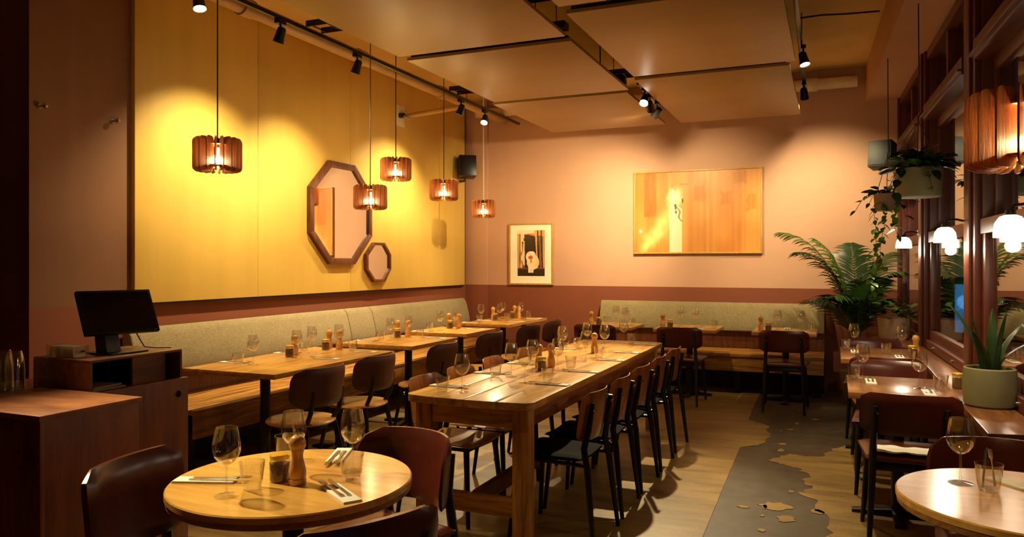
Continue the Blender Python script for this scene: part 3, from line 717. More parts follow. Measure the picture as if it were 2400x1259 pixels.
round_table(QX, QY, QR, 'round oak table under the low pendant by the windows')
# long plank table
TX0, TX1, TY0, TY1 = -2.126, -1.389, 3.47, 6.70
t = empty('plank_table', ((TX0 + TX1) / 2, (TY0 + TY1) / 2, 0), label='long farmhouse table of wide glossy planks with square timber legs', cat='table')
hx, hy = (TX1 - TX0) / 2, (TY1 - TY0) / 2; pw = 2 * hx / 4
def endc(x, sg):   # gently bowed ends with rounded corners
    a_ = abs(x) / hx; r = .05
    return sg * (hy - .035 * a_ * a_ - (r - math.sqrt(max(0, r * r - max(0, abs(x) - hx + r) ** 2)) if abs(x) > hx - r else 0))
for k in range(4):
    xa, xb = -hx + k * pw + .0015, -hx + (k + 1) * pw - .0015
    xs = [xa + (xb - xa) * i / 10 for i in range(11)]
    ol = [(x, endc(x, -1)) for x in xs] + [(x, endc(x, 1)) for x in xs[::-1]]
    MB().prism(ol, .038, lambda a_, b_, c_: (a_, b_, .712 + c_)).build('plank', 'plank', t, bevel=.003, ang=60)
lx, ly = hx - .085, hy - .13
for sx in (-1, 1):
    for sy in (-1, 1): MB().box(sx * lx - .045, sx * lx + .045, sy * ly - .045, sy * ly + .045, 0, .711).build('leg', 'pine', t, bevel=.006)
for sx in (-1, 1): MB().box(sx * (lx + .012) - .014, sx * (lx + .012) + .014, -ly + .046, ly - .046, .60, .711).build('side_apron', 'pine_y', t, bevel=.003)
for sy in (-1, 1):
    MB().box(-lx + .046, lx - .046, sy * (ly + .012) - .014, sy * (ly + .012) + .014, .60, .711).build('end_apron', 'pine_x', t, bevel=.003)
    MB().box(-lx + .046, lx - .046, sy * ly - .02, sy * ly + .02, .135, .235).build('end_stretcher', 'pine_x', t, bevel=.004)
MB().box(-.02, .02, -ly + .021, ly - .021, .15, .24).build('long_stretcher', 'pine_y', t, bevel=.004)

# ------------------------------------------------------------------ chairs (local: facing +y, back at -y, seat centre at origin)
def backpanel(width, z0, z1, yb, lean, curve, th, cr, tilt=0):
    """curved back: closed sheet with rounded corners"""
    hgt = z1 - z0
    def f_(u, v_):
        d = min(v_, 1 - v_) * hgt
        inset = cr - math.sqrt(max(0, cr * cr - (cr - d) ** 2)) if d < cr else 0
        hw = width / 2 - inset; x = (u * 2 - 1) * hw
        if curve > 1e-4:
            Rr = curve; a_ = x / Rr; px = Rr * math.sin(a_); py = yb + Rr * (1 - math.cos(a_)); nn = Vector((-math.sin(a_), math.cos(a_), 0))
        else: px, py, nn = x, yb, Vector((0, 1, 0))
        ee = min(1, min(u, 1 - u) * 7 + .35) * min(1, min(v_, 1 - v_) * 5 + .35)
        return (px, py - lean * v_, z0 + hgt * v_), nn * ee
    return MB().shell(f_, 16, 10, th)
def leg(mb, p0, p1, r0, r1): return mb.cyl(p0, p1, r0, r1, 10)
def make_A(seatmat, backmat='ply_shell'):
    def mk():
        t = empty('dining_chair'); t['category'] = 'chair'
        MB().shell(lambda u, v_: (((u - .5) * (.40 - .05 * (1 - v_)), -.19 + .39 * v_, .445 - .012 * math.sin(math.pi * u) - .02 * max(0, v_ - .8)), (0, 0, min(1, min(u, 1 - u) * 8 + .35) * min(1, min(v_, 1 - v_) * 8 + .35))), 14, 12, .034 if seatmat == 'black_seat' else .018).build('seat', seatmat, t, smooth=True)
        backpanel(.40, .53, .785, -.215, .035, .42, .014, .05).build('backrest', backmat, t, smooth=True)
        for sx in (-1, 1):
            MB().tube([(sx * .20, -.27, .0), (sx * .172, -.225, .40), (sx * .165, -.205, .50), (sx * .150, -.226, .60), (sx * .145, -.245, .735)], [.012, .018, .018, .016, .012]).build('rear_leg', 'black_metal', t, smooth=True)
            MB().tube([(sx * .205, .20, 0), (sx * .165, .165, .43)], [.012, .018]).build('front_leg', 'black_metal', t, smooth=True)
            MB().tube([(sx * .172, -.222, .415), (sx * .165, .165, .42)], .011).build('side_rail', 'black_metal', t, smooth=True)
            MB().cyl((sx * .143, -.262, .70), (sx * .143, -.25, .70), .009, n=10).build('bolt', 'chrome', t, smooth=True)
        MB().tube([(-.165, .165, .415), (.165, .165, .415)], .011).build('front_rail', 'black_metal', t, smooth=True)
        return t
    return mk
def make_B():
    t = empty('bistro_chair'); t['category'] = 'chair'
    prof = [(.0005, .425), (.18, .425), (.215, .432), (.222, .442), (.215, .452), (.19, .455), (.0005, .450)]
    MB().lathe(prof, 36).build('seat', 'seat_ply', t, smooth=True)
    backpanel(.56, .555, .80, -.235, .03, .27, .035, .085).build('backrest', 'leather_brown', t, smooth=True)
    for sx in (-1, 1):
        MB().tube([(sx * .20, -.23, 0), (sx * .135, -.16, .425)], [.011, .018]).build('rear_leg', 'black_wood', t, smooth=True)
        MB().tube([(sx * .20, .21, 0), (sx * .135, .14, .425)], [.011, .018]).build('front_leg', 'black_wood', t, smooth=True)
        MB().tube([(sx * .12, -.15, .43), (sx * .135, -.20, .52), (sx * .14, -.222, .66)], [.016, .016, .012]).build('back_support', 'black_wood', t, smooth=True)
    MB().lathe([(.10, .395), (.165, .395), (.165, .424), (.10, .424), (.10, .395)], 28).build('seat_ring', 'black_wood', t, smooth=True)
    return t
def make_C(width, curve, z0, seat, back, cr=.05, th=.034):
    def mk():
        t = empty('leather_chair'); t['category'] = 'chair'
        MB().shell(lambda u, v_: (((u - .5) * (.46 - .07 * (1 - v_)), -.20 + .42 * v_, .455 + .012 * math.sin(math.pi * u) * math.sin(math.pi * v_)), (0, 0, min(1, min(u, 1 - u) * 7 + .4) * min(1, min(v_, 1 - v_) * 7 + .4))), 14, 14, .045).build('seat', seat, t, smooth=True)
        backpanel(width, z0, .80, -.215, .035, curve, th, cr).build('backrest', back, t, smooth=True)
        MB().box(-.18, .18, -.18, .19, .395, .432).build('seat_frame', 'black_wood', t, bevel=.006)
        for sx in (-1, 1):
            yy = -.215 + curve * (1 - math.cos(.165 / curve)) - .028
            MB().tube([(sx * .19, -.27, 0), (sx * .172, -.215, .42), (sx * .165, yy, .60), (sx * .160, yy - .028, .735)], [.011, .019, .017, .012]).build('rear_leg', 'black_wood', t, smooth=True)
            MB().tube([(sx * .205, .215, 0), (sx * .175, .175, .43)], [.011, .019]).build('front_leg', 'black_wood', t, smooth=True)
            MB().cyl((sx * .15, yy - .043, .70), (sx * .15, yy - .034, .70), .006, n=10).build('stud', 'chrome', t, smooth=True)
        return t
    return mk
def chair(kind, x, y, face, label, group=None):
    mk = {'Ab': make_A('black_seat'), 'Ap': make_A('seat_ply'), 'B': make_B, 'C': make_C(.47, .62, .585, 'leather_red', 'leather_red'), 'D': make_C(.58, .25, .535, 'leather_red', 'leather_red', .10), 'E': make_C(.46, .60, .50, 'leather_red', 'leather_red', .055, .05)}[kind]
    return place('chair' + kind, mk, (x, y, 0), R(face - 90), label, group)   # face: heading in degrees, 0 = +x
ORD = ('first', 'second', 'third', 'fourth', 'fifth', 'sixth', 'seventh', 'eighth', 'ninth', 'tenth', 'eleventh', 'twelfth')
for i, y in enumerate((3.87, 4.38, 4.90, 5.43, 6.0)):
    chair('Ab', -1.375, y, 180 + rnd.uniform(-3, 3), ORD[i] + ' black-seated chair on the aisle side of the plank table, from the round-table end', 'chairs along the aisle side of the plank table')
for i, y in enumerate((3.90, 4.36, 4.88, 5.5)):
    chair('Ap', -2.02, y, rnd.uniform(-4, 4), ORD[i] + ' plywood-seated chair on the bench side of the plank table, from the round-table end', 'chairs along the bench side of the plank table')
for x, y, lb_ in ((-3.17, 3.95, 'brown bistro chair at the near half of the first long oak table'), (-3.19, 4.60, 'brown bistro chair at the far half of the first long oak table'), (-3.15, 5.52, 'brown bistro chair at the table below the large octagonal mirror'),
                  (-3.19, 6.55, 'brown bistro chair at the table below the small octagonal mirror'), (-3.17, 7.50, 'brown bistro chair at the corner table, nearer the mirrors'), (-3.17, 8.18, 'brown bistro chair at the corner table, nearer the end wall')):
    chair('B', x, y, 180 + rnd.uniform(-6, 6), lb_)
chair('C', -2.36, 7.98, 90, 'dark leather chair at the corner-side table under the artwork')
chair('C', -1.46, 7.98, 90, 'dark leather chair at the middle table under the artwork')
chair('C', -.45, 7.98, 90, 'dark leather chair at the palm-end table under the artwork')
chair('C', .35, 4.45, 90, 'dark red leather chair with a white cloth on its seat, at the glossy window table')
chair('C', .33, 5.40, -90, 'dark leather chair on the far side of the glossy window table')
chair('C', .33, 6.05, 90, 'dark leather chair on the near side of the palm-side window table')
chair('C', .30, 7.05, -90, 'dark leather chair between the window table and the palm')
chair('D', .545, 3.05, -90, 'red leather chair behind the window round table')
chair('E', -1.96, 1.87, 9, 'red leather chair between the round table and the bar cabinet')
chair('D', -1.53, 2.35, -104, 'red leather chair between the round table and the plank table')
chair('E', -1.293, 1.73, 152, 'red leather chair drawn up to the round table with its back to the aisle')
cl = MB().shell(lambda u, v_: (((u - .5) * .34, (v_ - .5) * .14, .004 * math.sin(u * 17) * math.sin(v_ * 9 + u * 5)), (0, 0, 1)), 24, 12, .006).build('folded_cloth', 'napkin', smooth=True, loc=(.35, 4.33, .4965))
tag(cl, 'crumpled white cloth lying on the seat of the window table chair', 'cloth')

# ------------------------------------------------------------------ tableware
def mk_wine():
    t = empty('wine_glass'); t['category'] = 'wine glass'
    MB().lathe([(.004, .094), (.012, .096), (.025, .105), (.036, .121), (.0415, .140), (.041, .160), (.036, .187), (.0318, .207), (.0308, .2075), (.0350, .187), (.0400, .160), (.0405, .140), (.0350, .122), (.0245, .107), (.012, .0985), (.0005, .097)], 28).build('bowl', 'glass_thin', t, smooth=True)
    MB().lathe([(.0045, .095), (.0035, .085), (.0033, .03), (.0045, .012), (.009, .006)], 14).build('stem', 'glass_thin', t, smooth=True)
    MB().lathe([(.009, .006), (.030, .0025), (.0365, .0018), (.0365, .0006), (.0005, .0006)], 28).build('foot', 'glass_thin', t, smooth=True)
    return t
def mk_tumbler():
    t = empty('water_tumbler'); t['category'] = 'tumbler'
    MB().lathe([(.0005, .001), (.024, .001), (.027, .004), (.033, .03), (.0395, .086), (.0383, .086), (.0315, .03), (.0255, .012), (.0005, .011)], 28).build('body', 'glass_thin', t, smooth=True)
    return t
def mk_mill():
    t = empty('pepper_mill'); t['category'] = 'pepper mill'
    MB().lathe([(.0005, 0), (.0265, 0), (.028, .004), (.028, .018), (.0255, .021), (.0275, .025), (.0275, .045), (.023, .062), (.0185, .080), (.018, .095), (.0215, .108), (.0215, .112), (.0005, .112)], 24).build('body', 'mill_wood', t, smooth=True)
    MB().lathe([(.0005, .1125), (.0215, .1125), (.0262, .122), (.0265, .134), (.022, .147), (.012, .155), (.0005, .156)], 24).build('head', 'mill_wood', t, smooth=True)
    MB().lathe([(.0005, .156), (.004, .156), (.005, .160), (.003, .164), (.0005, .165)], 12).build('finial', 'chrome', t, smooth=True)
    return t
def mk_jar(square=False):
    def mk():
        t = empty('condiment_jar'); t['category'] = 'jar'; n = 8 if square else 24; s_ = 1.04 if square else 1
        MB().lathe([(.0005, .001), (.030 * s_, .001), (.0325 * s_, .004), (.0325 * s_, .062), (.029, .068), (.028, .071)], n).build('jar_glass', 'glass_thin', t, smooth=not square)
        MB().lathe([(.0005, .003), (.0305 * s_, .004), (.0305 * s_, .058), (.0005, .059)], n).build('contents', 'jar_content', t, smooth=not square)
        MB().lathe([(.0005, .072), (.031, .072), (.0315, .074), (.0315, .084), (.029, .087), (.0005, .087)], 24).build('lid', 'gold_lid', t, smooth=True)
        return t
    return mk
def mk_napkin():
    return tag(MB().box(-.10, .10, -.029, .029, 0, .003).box(-.098, .10, -.028, .029, .0032, .0062).build('napkin', 'napkin', bevel=.001), cat='napkin')
FORK = [(-.095, .006), (-.09, .008), (-.03, .0045), (.03, .003), (.045, .006), (.052, .011), (.095, .011), (.095, .0085), (.060, .0075), (.060, .0052), (.095, .0045), (.095, .0015), (.060, .001)]
FORK = FORK + [(x, -y) for x, y in FORK[::-1]]
def mk_fork():
    return tag(MB().prism(FORK, .0018, lambda a_, b_, c_: (a_, b_, c_ + .004 * math.sin(max(0, a_ - .02) * 30) )).build('fork', 'steel'), cat='fork')
KNIFE = [(-.10, .004), (-.095, .0065), (-.02, .0055), (0, .004), (.005, .0075), (.08, .0085), (.10, .004), (.105, -.004), (.09, -.0055), (.0, -.0045), (-.02, -.0055), (-.095, -.0065), (-.10, -.004)]
def mk_knife():
    return tag(MB().prism(KNIFE, .0018, lambda a_, b_, c_: (a_, b_, c_)).build('knife', 'steel'), cat='knife')
ZT = .7502
NOUN = {'g': 'stemmed wine glass', 't': 'clear tumbler', 'm': 'wooden pepper mill', 'j': 'gold-lidded spice jar', 'q': 'faceted gold-lidded jar', 'n': 'folded white napkin', 'f': 'steel fork', 'k': 'steel knife'}
PLUR = {'g': 'wine glasses', 't': 'tumblers', 'm': 'pepper mills', 'j': 'spice jars', 'q': 'jars', 'n': 'napkins', 'f': 'forks', 'k': 'knives'}
def put(kind, x, y, rot, z=ZT, note='', grp=None):
    mk = {'g': mk_wine, 't': mk_tumbler, 'm': mk_mill, 'j': mk_jar(), 'q': mk_jar(True), 'n': mk_napkin, 'f': mk_fork, 'k': mk_knife}[kind]
    return place('ware' + kind, mk, (x, y, z), rot, NOUN[kind] + ' ' + note, PLUR[kind] + ' ' + grp if grp else None)
def setting(x, y, rot, note, off=.05, grp=None, ordn=''):
    """napkin with fork and knife, heads towards heading rot"""
    d = Vector((math.cos(rot), math.sin(rot))); c_ = Vector((-d.y, d.x)); p = Vector((x, y)) + d * off
    for kd, q, r_, z in (('n', Vector((x, y)), rot, ZT), ('f', p + c_ * .014, rot + .03, ZT + .0072), ('k', p - c_ * .012, rot - .03, ZT + .0072)):
        o = put(kd, q.x, q.y, r_, z, note, grp)
        if ordn: o['label'] = ordn + ' ' + o['label']
def row(kind, pts, table, end, axis=1, sg=1):
    pts = sorted(pts, key=lambda p: p[axis] * sg)
    for i, p in enumerate(pts):
        o = put(kind, p[0], p[1], 0, ZT, 'on the ' + table if len(pts) == 1 else 'from the %s end of the %s' % (end, table), 'on the ' + table)
        if len(pts) > 1: o['label'] = ORD[i] + ' ' + o['label']
def dress(table, end, gl, tu, mi, ja, se, axis=1, sg=1):
    for kd, q in (('g', gl), ('t', tu), ('m', mi), ('j', ja)): row(kd, q, table, end, axis, sg)
    se = sorted(se, key=lambda p: p[axis] * sg)
    for i, (x, y, a_) in enumerate(se):
        setting(x, y, a_, 'on the ' + table if len(se) == 1 else 'from the %s end of the %s' % (end, table), grp='on the ' + table, ordn='' if len(se) == 1 else ORD[i])
put('g', -1.682, 1.751, 0, note='nearest the bar-side chair on the round table')
put('g', -1.66, 2.03, 0, note='behind the pepper mill on the round table')
put('g', -1.49, 2.125, 0, note='in front of the chair between round and plank tables')
put('t', -1.665, 1.84, 0, note='beside the jar, towards the bar-side chair, on the round table')
put('t', -1.80, 2.16, 0, note='half hidden behind jar and mill on the round table')
put('t', -1.435, 2.04, 0, note='on the round table near the aisle-side chair')
put('j', -1.643, 1.942, 0, note='on the round table by the bar')
put('m', -1.567, 1.935, 0, note='beside the jar on the round table by the bar')
setting(-1.86, 1.845, .35, 'nearest the bar cabinet on the round table')
setting(-1.655, 2.275, -1.15, 'at the plank-table side of the round table')
setting(-1.375, 1.90, 2.55, 'at the aisle side of the round table')
# plank table
row('g', ((-1.859, 3.662), (-1.83, 4.278), (-1.667, 4.094), (-1.79, 4.53), (-1.662, 4.652), (-1.96, 5.60), (-1.90, 6.05), (-1.673, 5.293), (-1.689, 5.843), (-1.706, 6.506), (-1.78, 5.10)), 'long plank table', 'round-table')
row('t', ((-1.97, 3.645), (-1.914, 4.223), (-1.554, 4.177), (-1.602, 4.742), (-1.61, 5.42), (-1.98, 6.0), (-1.642, 6.53), (-1.95, 4.95)), 'long plank table', 'round-table')
put('m', -1.825, 4.74, 0, note='standing behind the faceted jar on the plank table')
put('m', -1.765, 4.81, 0, note='nearer the aisle of the two on the plank table')
put('m', -1.73, 5.70, 0, note='alone near the far end of the plank table')
put('q', -1.769, 4.64, .3, note='in the middle of the plank table')
for i, (x, y) in enumerate(((-2.03, 3.80), (-2.02, 4.36), (-2.01, 4.86), (-2.03, 5.85))): setting(x, y, rnd.uniform(-.08, .08), 'on the bench side of the plank table, from the round-table end', ordn=ORD[i])
for i, (x, y) in enumerate(((-1.495, 4.10), (-1.485, 4.66), (-1.485, 5.29), (-1.495, 5.80), (-1.50, 6.43))): setting(x, y, math.pi + rnd.uniform(-.08, .08), 'on the aisle side of the plank table, from the round-table end', ordn=ORD[i])
PI = math.pi
dress('long oak bench table', 'bar', ((-3.70, 4.10), (-3.675, 4.53), (-3.77, 4.83), (-3.69, 5.07)), ((-3.763, 4.024), (-3.87, 4.86), (-3.60, 5.13)), ((-3.785, 4.64), (-3.83, 5.13), (-3.745, 5.15)), ((-3.755, 4.546), (-3.79, 5.03)), ((-3.90, 4.12, .1), (-3.92, 4.70, 0), (-3.42, 4.56, PI), (-3.40, 5.03, PI)))
dress('big-mirror bench table', 'bar', ((-3.70, 5.86), (-3.71, 6.19)), ((-3.784, 5.83), (-3.62, 6.25), (-3.93, 6.32)), ((-3.86, 6.24), (-3.77, 6.28)), ((-3.80, 6.14),), ((-3.90, 5.74, 0), (-3.42, 6.20, PI)))
dress('small-mirror bench table', 'bar', ((-3.79, 6.96), (-3.72, 7.18)), ((-3.88, 6.90), (-3.81, 7.37)), ((-3.89, 7.34), (-3.745, 7.30)), ((-3.82, 7.24),), ((-3.92, 6.80, 0), (-3.50, 7.22, PI)))
dress('corner bench table', 'bar', ((-3.93, 8.25), (-3.77, 8.44), (-3.88, 8.78), (-3.66, 8.86)), ((-3.90, 8.14), (-3.74, 8.60), (-3.62, 9.02)), ((-3.93, 8.60), (-3.82, 9.03), (-3.735, 8.97)), ((-3.85, 8.49), (-3.80, 8.91)), ((-3.96, 8.02, 0), (-3.96, 8.42, 0), (-3.53, 8.40, PI), (-3.51, 8.94, PI)))
dress('corner-side artwork table', 'photograph', ((-2.33, 8.54), (-2.16, 8.30)), ((-2.42, 8.46), (-2.12, 8.44)), ((-2.55, 8.28),), ((-2.48, 8.34),), ((-2.36, 8.24, PI / 2), (-2.22, 8.60, -PI / 2)), 0)
dress('middle artwork table', 'photograph', ((-1.58, 8.50), (-1.40, 8.42)), ((-1.20, 8.42),), ((-1.72, 8.22),), ((-1.65, 8.27),), ((-1.56, 8.24, PI / 2), (-1.31, 8.24, PI / 2)), 0)
dress('palm-side artwork table', 'photograph', ((-.55, 8.47), (-.32, 8.42)), ((-.21, 8.32),), ((-.70, 8.22),), ((-.63, 8.27),), ((-.46, 8.60, -PI / 2), (-.29, 8.22, PI / 2)), 0)
dress('snake-plant window table', 'aisle', ((.16, 5.08), (.44, 4.78)), ((.11, 5.00), (.54, 4.75)), (), (), ((.20, 4.94, PI / 2), (.47, 4.63, PI / 2)), 0)
dress('palm-side window table', 'aisle', ((.15, 6.77), (.49, 6.66)), ((.085, 6.70), (.37, 6.50)), ((.57, 6.46),), ((.54, 6.36),), ((.15, 6.58, PI / 2), (.45, 6.32, PI / 2)), 0)
put('j', .66, 5.02, 0, .7302, 'standing on the window shelf beside the snake plant')
# window round table
put('g', .37, 2.77, 0, note='on the round table by the windows')
put('t', .437, 2.705, 0, note='holding cutlery on the round table by the windows')
for k, (dx, dy, lb_) in enumerate(((.012, .01, 'steel fork standing in the tumbler on the window round table'), (-.012, -.004, 'steel knife standing in the tumbler on the window round table'))):
    o = (mk_fork, mk_knife)[k](); o.data = o.data.copy(); o.data.transform(Matrix.Scale(.62, 4))
    o.location = (.437 + dx, 2.705 + dy, ZT + .072); o.rotation_euler = (0, R(-90 + (8 if k else -9)), R(40)); tag(o, lb_)
put('n', .535, 2.80, 2.3, note='behind the tumbler on the round table by the windows')

# ------------------------------------------------------------------ bar counters on the left
t = empty('bar_cabinet', (-3.6, 2.05, 0), label='dark reddish wooden bar cabinet with a worn top beside the round table', cat='cabinet')
MB().box(-.95, .965, -.215, .205, 0, .88).build('body', 'cherry', t, bevel=.003)
MB().box(.90, .968, -.218, -.20, 0, .88).build('corner_post', 'cherry', t, bevel=.002)
MB().box(.35, .975, -.225, .215, .881, .90).build('top', 'cherry_top', t, bevel=.002)
MB().box(-.95, .349, -.225, .215, .881, .895).build('black_mat', 'plastic_black', t, bevel=.002)
t = empty('till_cabinet', (-3.15, 2.535, 0), label='teak till cabinet with an open cubby and a finger hole in its front panel', cat='cabinet')
MB().box(-.60, .21, -.25, .235, 0, .868).build('body', 'cherry', t, bevel=.002)
o = MB().box(.212, .235, -.255, .245, .02, .895).build('front_panel', 'cherry', t, bevel=.002)
MB().cyl((.2352, .185, .82), (.2362, .185, .82), .016, n=20).build('finger_hole', 'screen', o)
MB().box(.2352, .2365, -.255, .245, .889, .895).build('edge_strip', 'ply_edge', o)
cz0, cz1 = .8685, 1.03
MB().box(-.17, .195, -.255, .245, cz1 - .012, cz1).build('cubby_top', 'teak', t, bevel=.002)
MB().box(-.17, .195, -.255, .245, cz0, cz0 + .012).build('cubby_floor', 'teak', t)
MB().box(-.17, .195, -.255, -.243, cz0 + .0122, cz1 - .0122).build('cubby_side', 'teak', t)
MB().box(-.17, .195, .233, .245, cz0 + .0122, cz1 - .0122).build('cubby_side', 'teak', t)
MB().box(-.17, -.158, -.242, .232, cz0 + .0122, cz1 - .0122).build('cubby_back', 'black_wood', t)
MB().box(.12, .135, .01, .20, cz0 + .0122, cz1 - .0122).build('sliding_door', 'teak', t)
MB().tube([(.17, .247, .62), (.185, .252, .58), (.18, .252, .54), (.165, .247, .52)], .003).build('cable_loop', 'cord_white', t, smooth=True)
for i, (dx, dy, a_) in enumerate(((0, 0, .05), (.01, .02, -.06), (-.01, .01, .12))):
    o = MB().box(-.10, .10, -.08, .08, 0, .006).build('menu_booklet', 'paper', loc=(-3.10 + dx, 2.39 + dy, cz0 + .0125 + i * .0065)); o.rotation_euler = (0, 0, a_)
    tag(o, ('bottom', 'middle', 'top')[i] + ' menu booklet of three in the till cabinet cubby', 'booklet', 'booklets in the cubby')
# till screen
TZ = cz1 + .0002
t = empty('till_terminal', (-3.12, 2.55, TZ), R(0), label='black touch-screen till on a folded metal stand', cat='till')
MB().box(-.085, .10, -.11, .09, 0, .008).build('base_plate', 'plastic_black', t, bevel=.003)
MB().prism([(-.03, 0), (.045, 0), (.02, .11), (-.045, .11)], .075, lambda a_, b_, c_: (a_, c_ - .09, .008 + b_)).build('neck', 'plastic_black', t, bevel=.004)
scr = MB().box(-.012, .012, -.172, .172, -.112, .112).build('screen_body', 'plastic_black', t, bevel=.006)
scr.location = (.005, .0, .19); scr.rotation_euler = (0, R(-28), R(-14))
MB().box(.0122, .0135, -.158, .158, -.098, .098).build('display', 'screen', scr)
MB().cyl((.0124, .15, -.105), (.0145, .15, -.105), .004, n=10).build('power_light', 'steel', scr)
MB().tube([(-.01, .11, .09), (-.005, .13, .05), (.01, .145, .012), (.05, .18, .006), (.08, .225, .005), (.09, .235, .004)], .003).build('power_cable', 'plastic_black', t, smooth=True)
# acrylic box of cards
t = empty('card_box', (-3.17, 2.335, TZ), R(3), label='clear acrylic box packed with white cards beside the till', cat='box')
MB().box(-.09, .09, -.035, .035, 0, .003).box(-.09, .09, -.035, -.033, .003, .055).box(-.09, .09, .033, .035, .003, .055).box(-.09, -.088, -.033, .033, .003, .055).box(.088, .09, -.033, .033, .003, .055).build('case', 'acrylic', t)
cm = None
for k in range(26):
    if cm is None: cm = c_ = MB().box(-.0012, .0012, -.031, .031, .004, .050).build('card', 'mat_cream', t)
    else: c_ = cm.copy(); C.objects.link(c_); c_.parent = t
    c_.location = (-.075 + .0058 * k, 0, 0)
MB().box(.0906, .0910, -.012, .012, .024, .034).build('red_logo', 'leather_red', t)
# upside-down stacked glasses
for si, (x, y) in enumerate(((-3.31, 2.19), (-3.40, 2.20), (-3.355, 2.105), (-3.49, 2.19), (-3.45, 2.09))):
    for k in range(5):
        o = place('waret', mk_tumbler, (x, y, .8955 + .088 + k * .021), 0, ('lowest', 'second lowest', 'middle', 'second highest', 'topmost')[k] + ' tumbler of the ' + ORD[si] + ' upside-down stack from the till cabinet', 'stacked tumblers on the bar'); o.rotation_euler = (math.pi, 0, 0)

# ------------------------------------------------------------------ plants
def leafmesh(name, L, Wd, mat, droop=.25, n=6, fold=.15):
    mb = MB(); vs_ = []; fs = []
    for i in range(n + 1):
        t_ = i / n; hw = Wd / 2 * (math.sin(math.pi * t_ ** .75) ** .8 if 0 < t_ < 1 else 0.02); z = -droop * L * t_ * t_
        vs_ += [(-hw, L * t_, z + fold * hw), (0, L * t_, z), (hw, L * t_, z + fold * hw)]
    for i in range(n):
        a_ = i * 3; fs += [(a_, a_ + 1, a_ + 4, a_ + 3), (a_ + 1, a_ + 2, a_ + 5, a_ + 4)]
    return mb.add(vs_, fs).build(name, mat, smooth=True)
LM = {k: leafmesh('leaf', .085, .06, k) for k in ('leaf_dark', 'leaf_green', 'leaf_lime')}
LMESH = {k: o.data for k, o in LM.items()}
for o in list(LM.values()): bpy.data.objects.remove(o)
def add_leaf(parent, p, heading, pitch, scale, mat, roll=0):
    o = bpy.data.objects.new('leaf', LMESH[mat]); C.objects.link(o); o.parent = parent
    o.location = p; o.rotation_euler = (pitch, roll, heading); o.scale = (scale,) * 3; return o
def hanging(loc, r, h, zhook, nvine, spread, label, mat, seed, leaves, trail=(), bush=0):
    rr = random.Random(seed)
    t = empty('hanging_planter', loc, label=label, cat='hanging plant')     # origin: base of pot
    MB().lathe([(.0005, 0), (r * .86, 0), (r * .92, .008), (r, h), (r - .008, h), (r * .9, .02), (.0005, .02)], 32).build('pot', mat, t, smooth=True)
    MB().lathe([(.0005, h - .03), (r * .97, h - .03)], 24).build('soil', 'soil', t)
    zk = zhook - loc[2]
    for k in range(3):
        a_ = k * 2.09 + .4; MB().tube([(r * math.cos(a_), r * math.sin(a_), h - .005), (0, 0, h + .34)], .003, 6).build('cord', 'rope', t)
    MB().tube([(0, 0, h + .34), (0, 0, h + .37), (.012, 0, h + .385), (.004, 0, h + .40), (0, 0, zk - .02), (0, 0, zk)], .004, 6).build('hook', 'black_metal', t)
    for k in range(nvine):
        a_ = rr.uniform(0, 6.28); L = rr.uniform(.5, 1) * spread; hd = Vector((math.cos(a_), math.sin(a_), 0))
        dn = rr.uniform(-.05, .18) if k % 3 else rr.uniform(.1, .3)
        pts = [Vector((0, 0, h - .03)) + hd * (L * q) + Vector((0, 0, .12 * math.sin(q * 2.2) - dn * q * q)) for q in (0, .25, .5, .75, 1)]
        MB().tube(pts, .0025, 5).build('vine', 'stem', t, smooth=True)
        for q in range(leaves):
            u = (q + .8) / leaves * 3.99; i = int(u); p = pts[i].lerp(pts[i + 1], u - i)
            add_leaf(t, p, a_ - PI / 2 + rr.uniform(-1.1, 1.1), rr.uniform(-.9, .4), rr.uniform(.6, 1.15), rr.choice(('leaf_dark', 'leaf_dark', 'leaf_green')), rr.uniform(-.4, .4))
    for k in range(bush):
        a_ = rr.uniform(0, 6.28); q = rr.uniform(.1, 1.15); p = Vector((r * q * math.cos(a_), r * q * math.sin(a_), h + rr.uniform(0, .15) * (1.25 - q)))
        add_leaf(t, p, a_ - PI / 2 + rr.uniform(-.9, .9), rr.uniform(-.2, .9), rr.uniform(.8, 1.5), rr.choice(('leaf_dark', 'leaf_dark', 'leaf_green')), rr.uniform(-.5, .5))
    for a_, L, q0 in trail:
        hd = Vector((math.cos(a_), math.sin(a_), 0)); pts = [Vector((0, 0, h - .02)) + hd * (r * 1.05) * min(1, q * 4) + Vector((.02 * math.sin(q * 9 + a_), .02 * math.cos(q * 7), -L * max(0, q - .15))) for q in [i / 8 for i in range(9)]]
        MB().tube(pts, .0022, 5).build('vine', 'stem', t, smooth=True)
        for q in range(int(L * 30)):
            u = 1.5 + (q + .5) / (L * 30) * 6.4; i = min(7, int(u)); p = pts[i].lerp(pts[i + 1], u - i)
            add_leaf(t, p, rr.uniform(0, 6.28), rr.uniform(-1.0, -.1), rr.uniform(.6, 1.05), rr.choice(('leaf_green', 'leaf_lime', 'leaf_lime')), rr.uniform(-.4, .4))
    return t
hanging((.44, 7.5, 1.92), .115, .15, 3.279, 9, .30, 'small hanging pot with trailing heart-shaped leaves beside the grey loudspeaker', 'pot_stone', 3, 6, ((3.5, 1.05, 0), (4.3, .80, 0), (5.2, .45, 0)), 14)
hanging((.545, 6.0, 1.915), .155, .20, 3.279, 13, .27, 'large hanging sage pot with bushy foliage in front of the windows', 'pot_sage', 5, 6, (), 70)
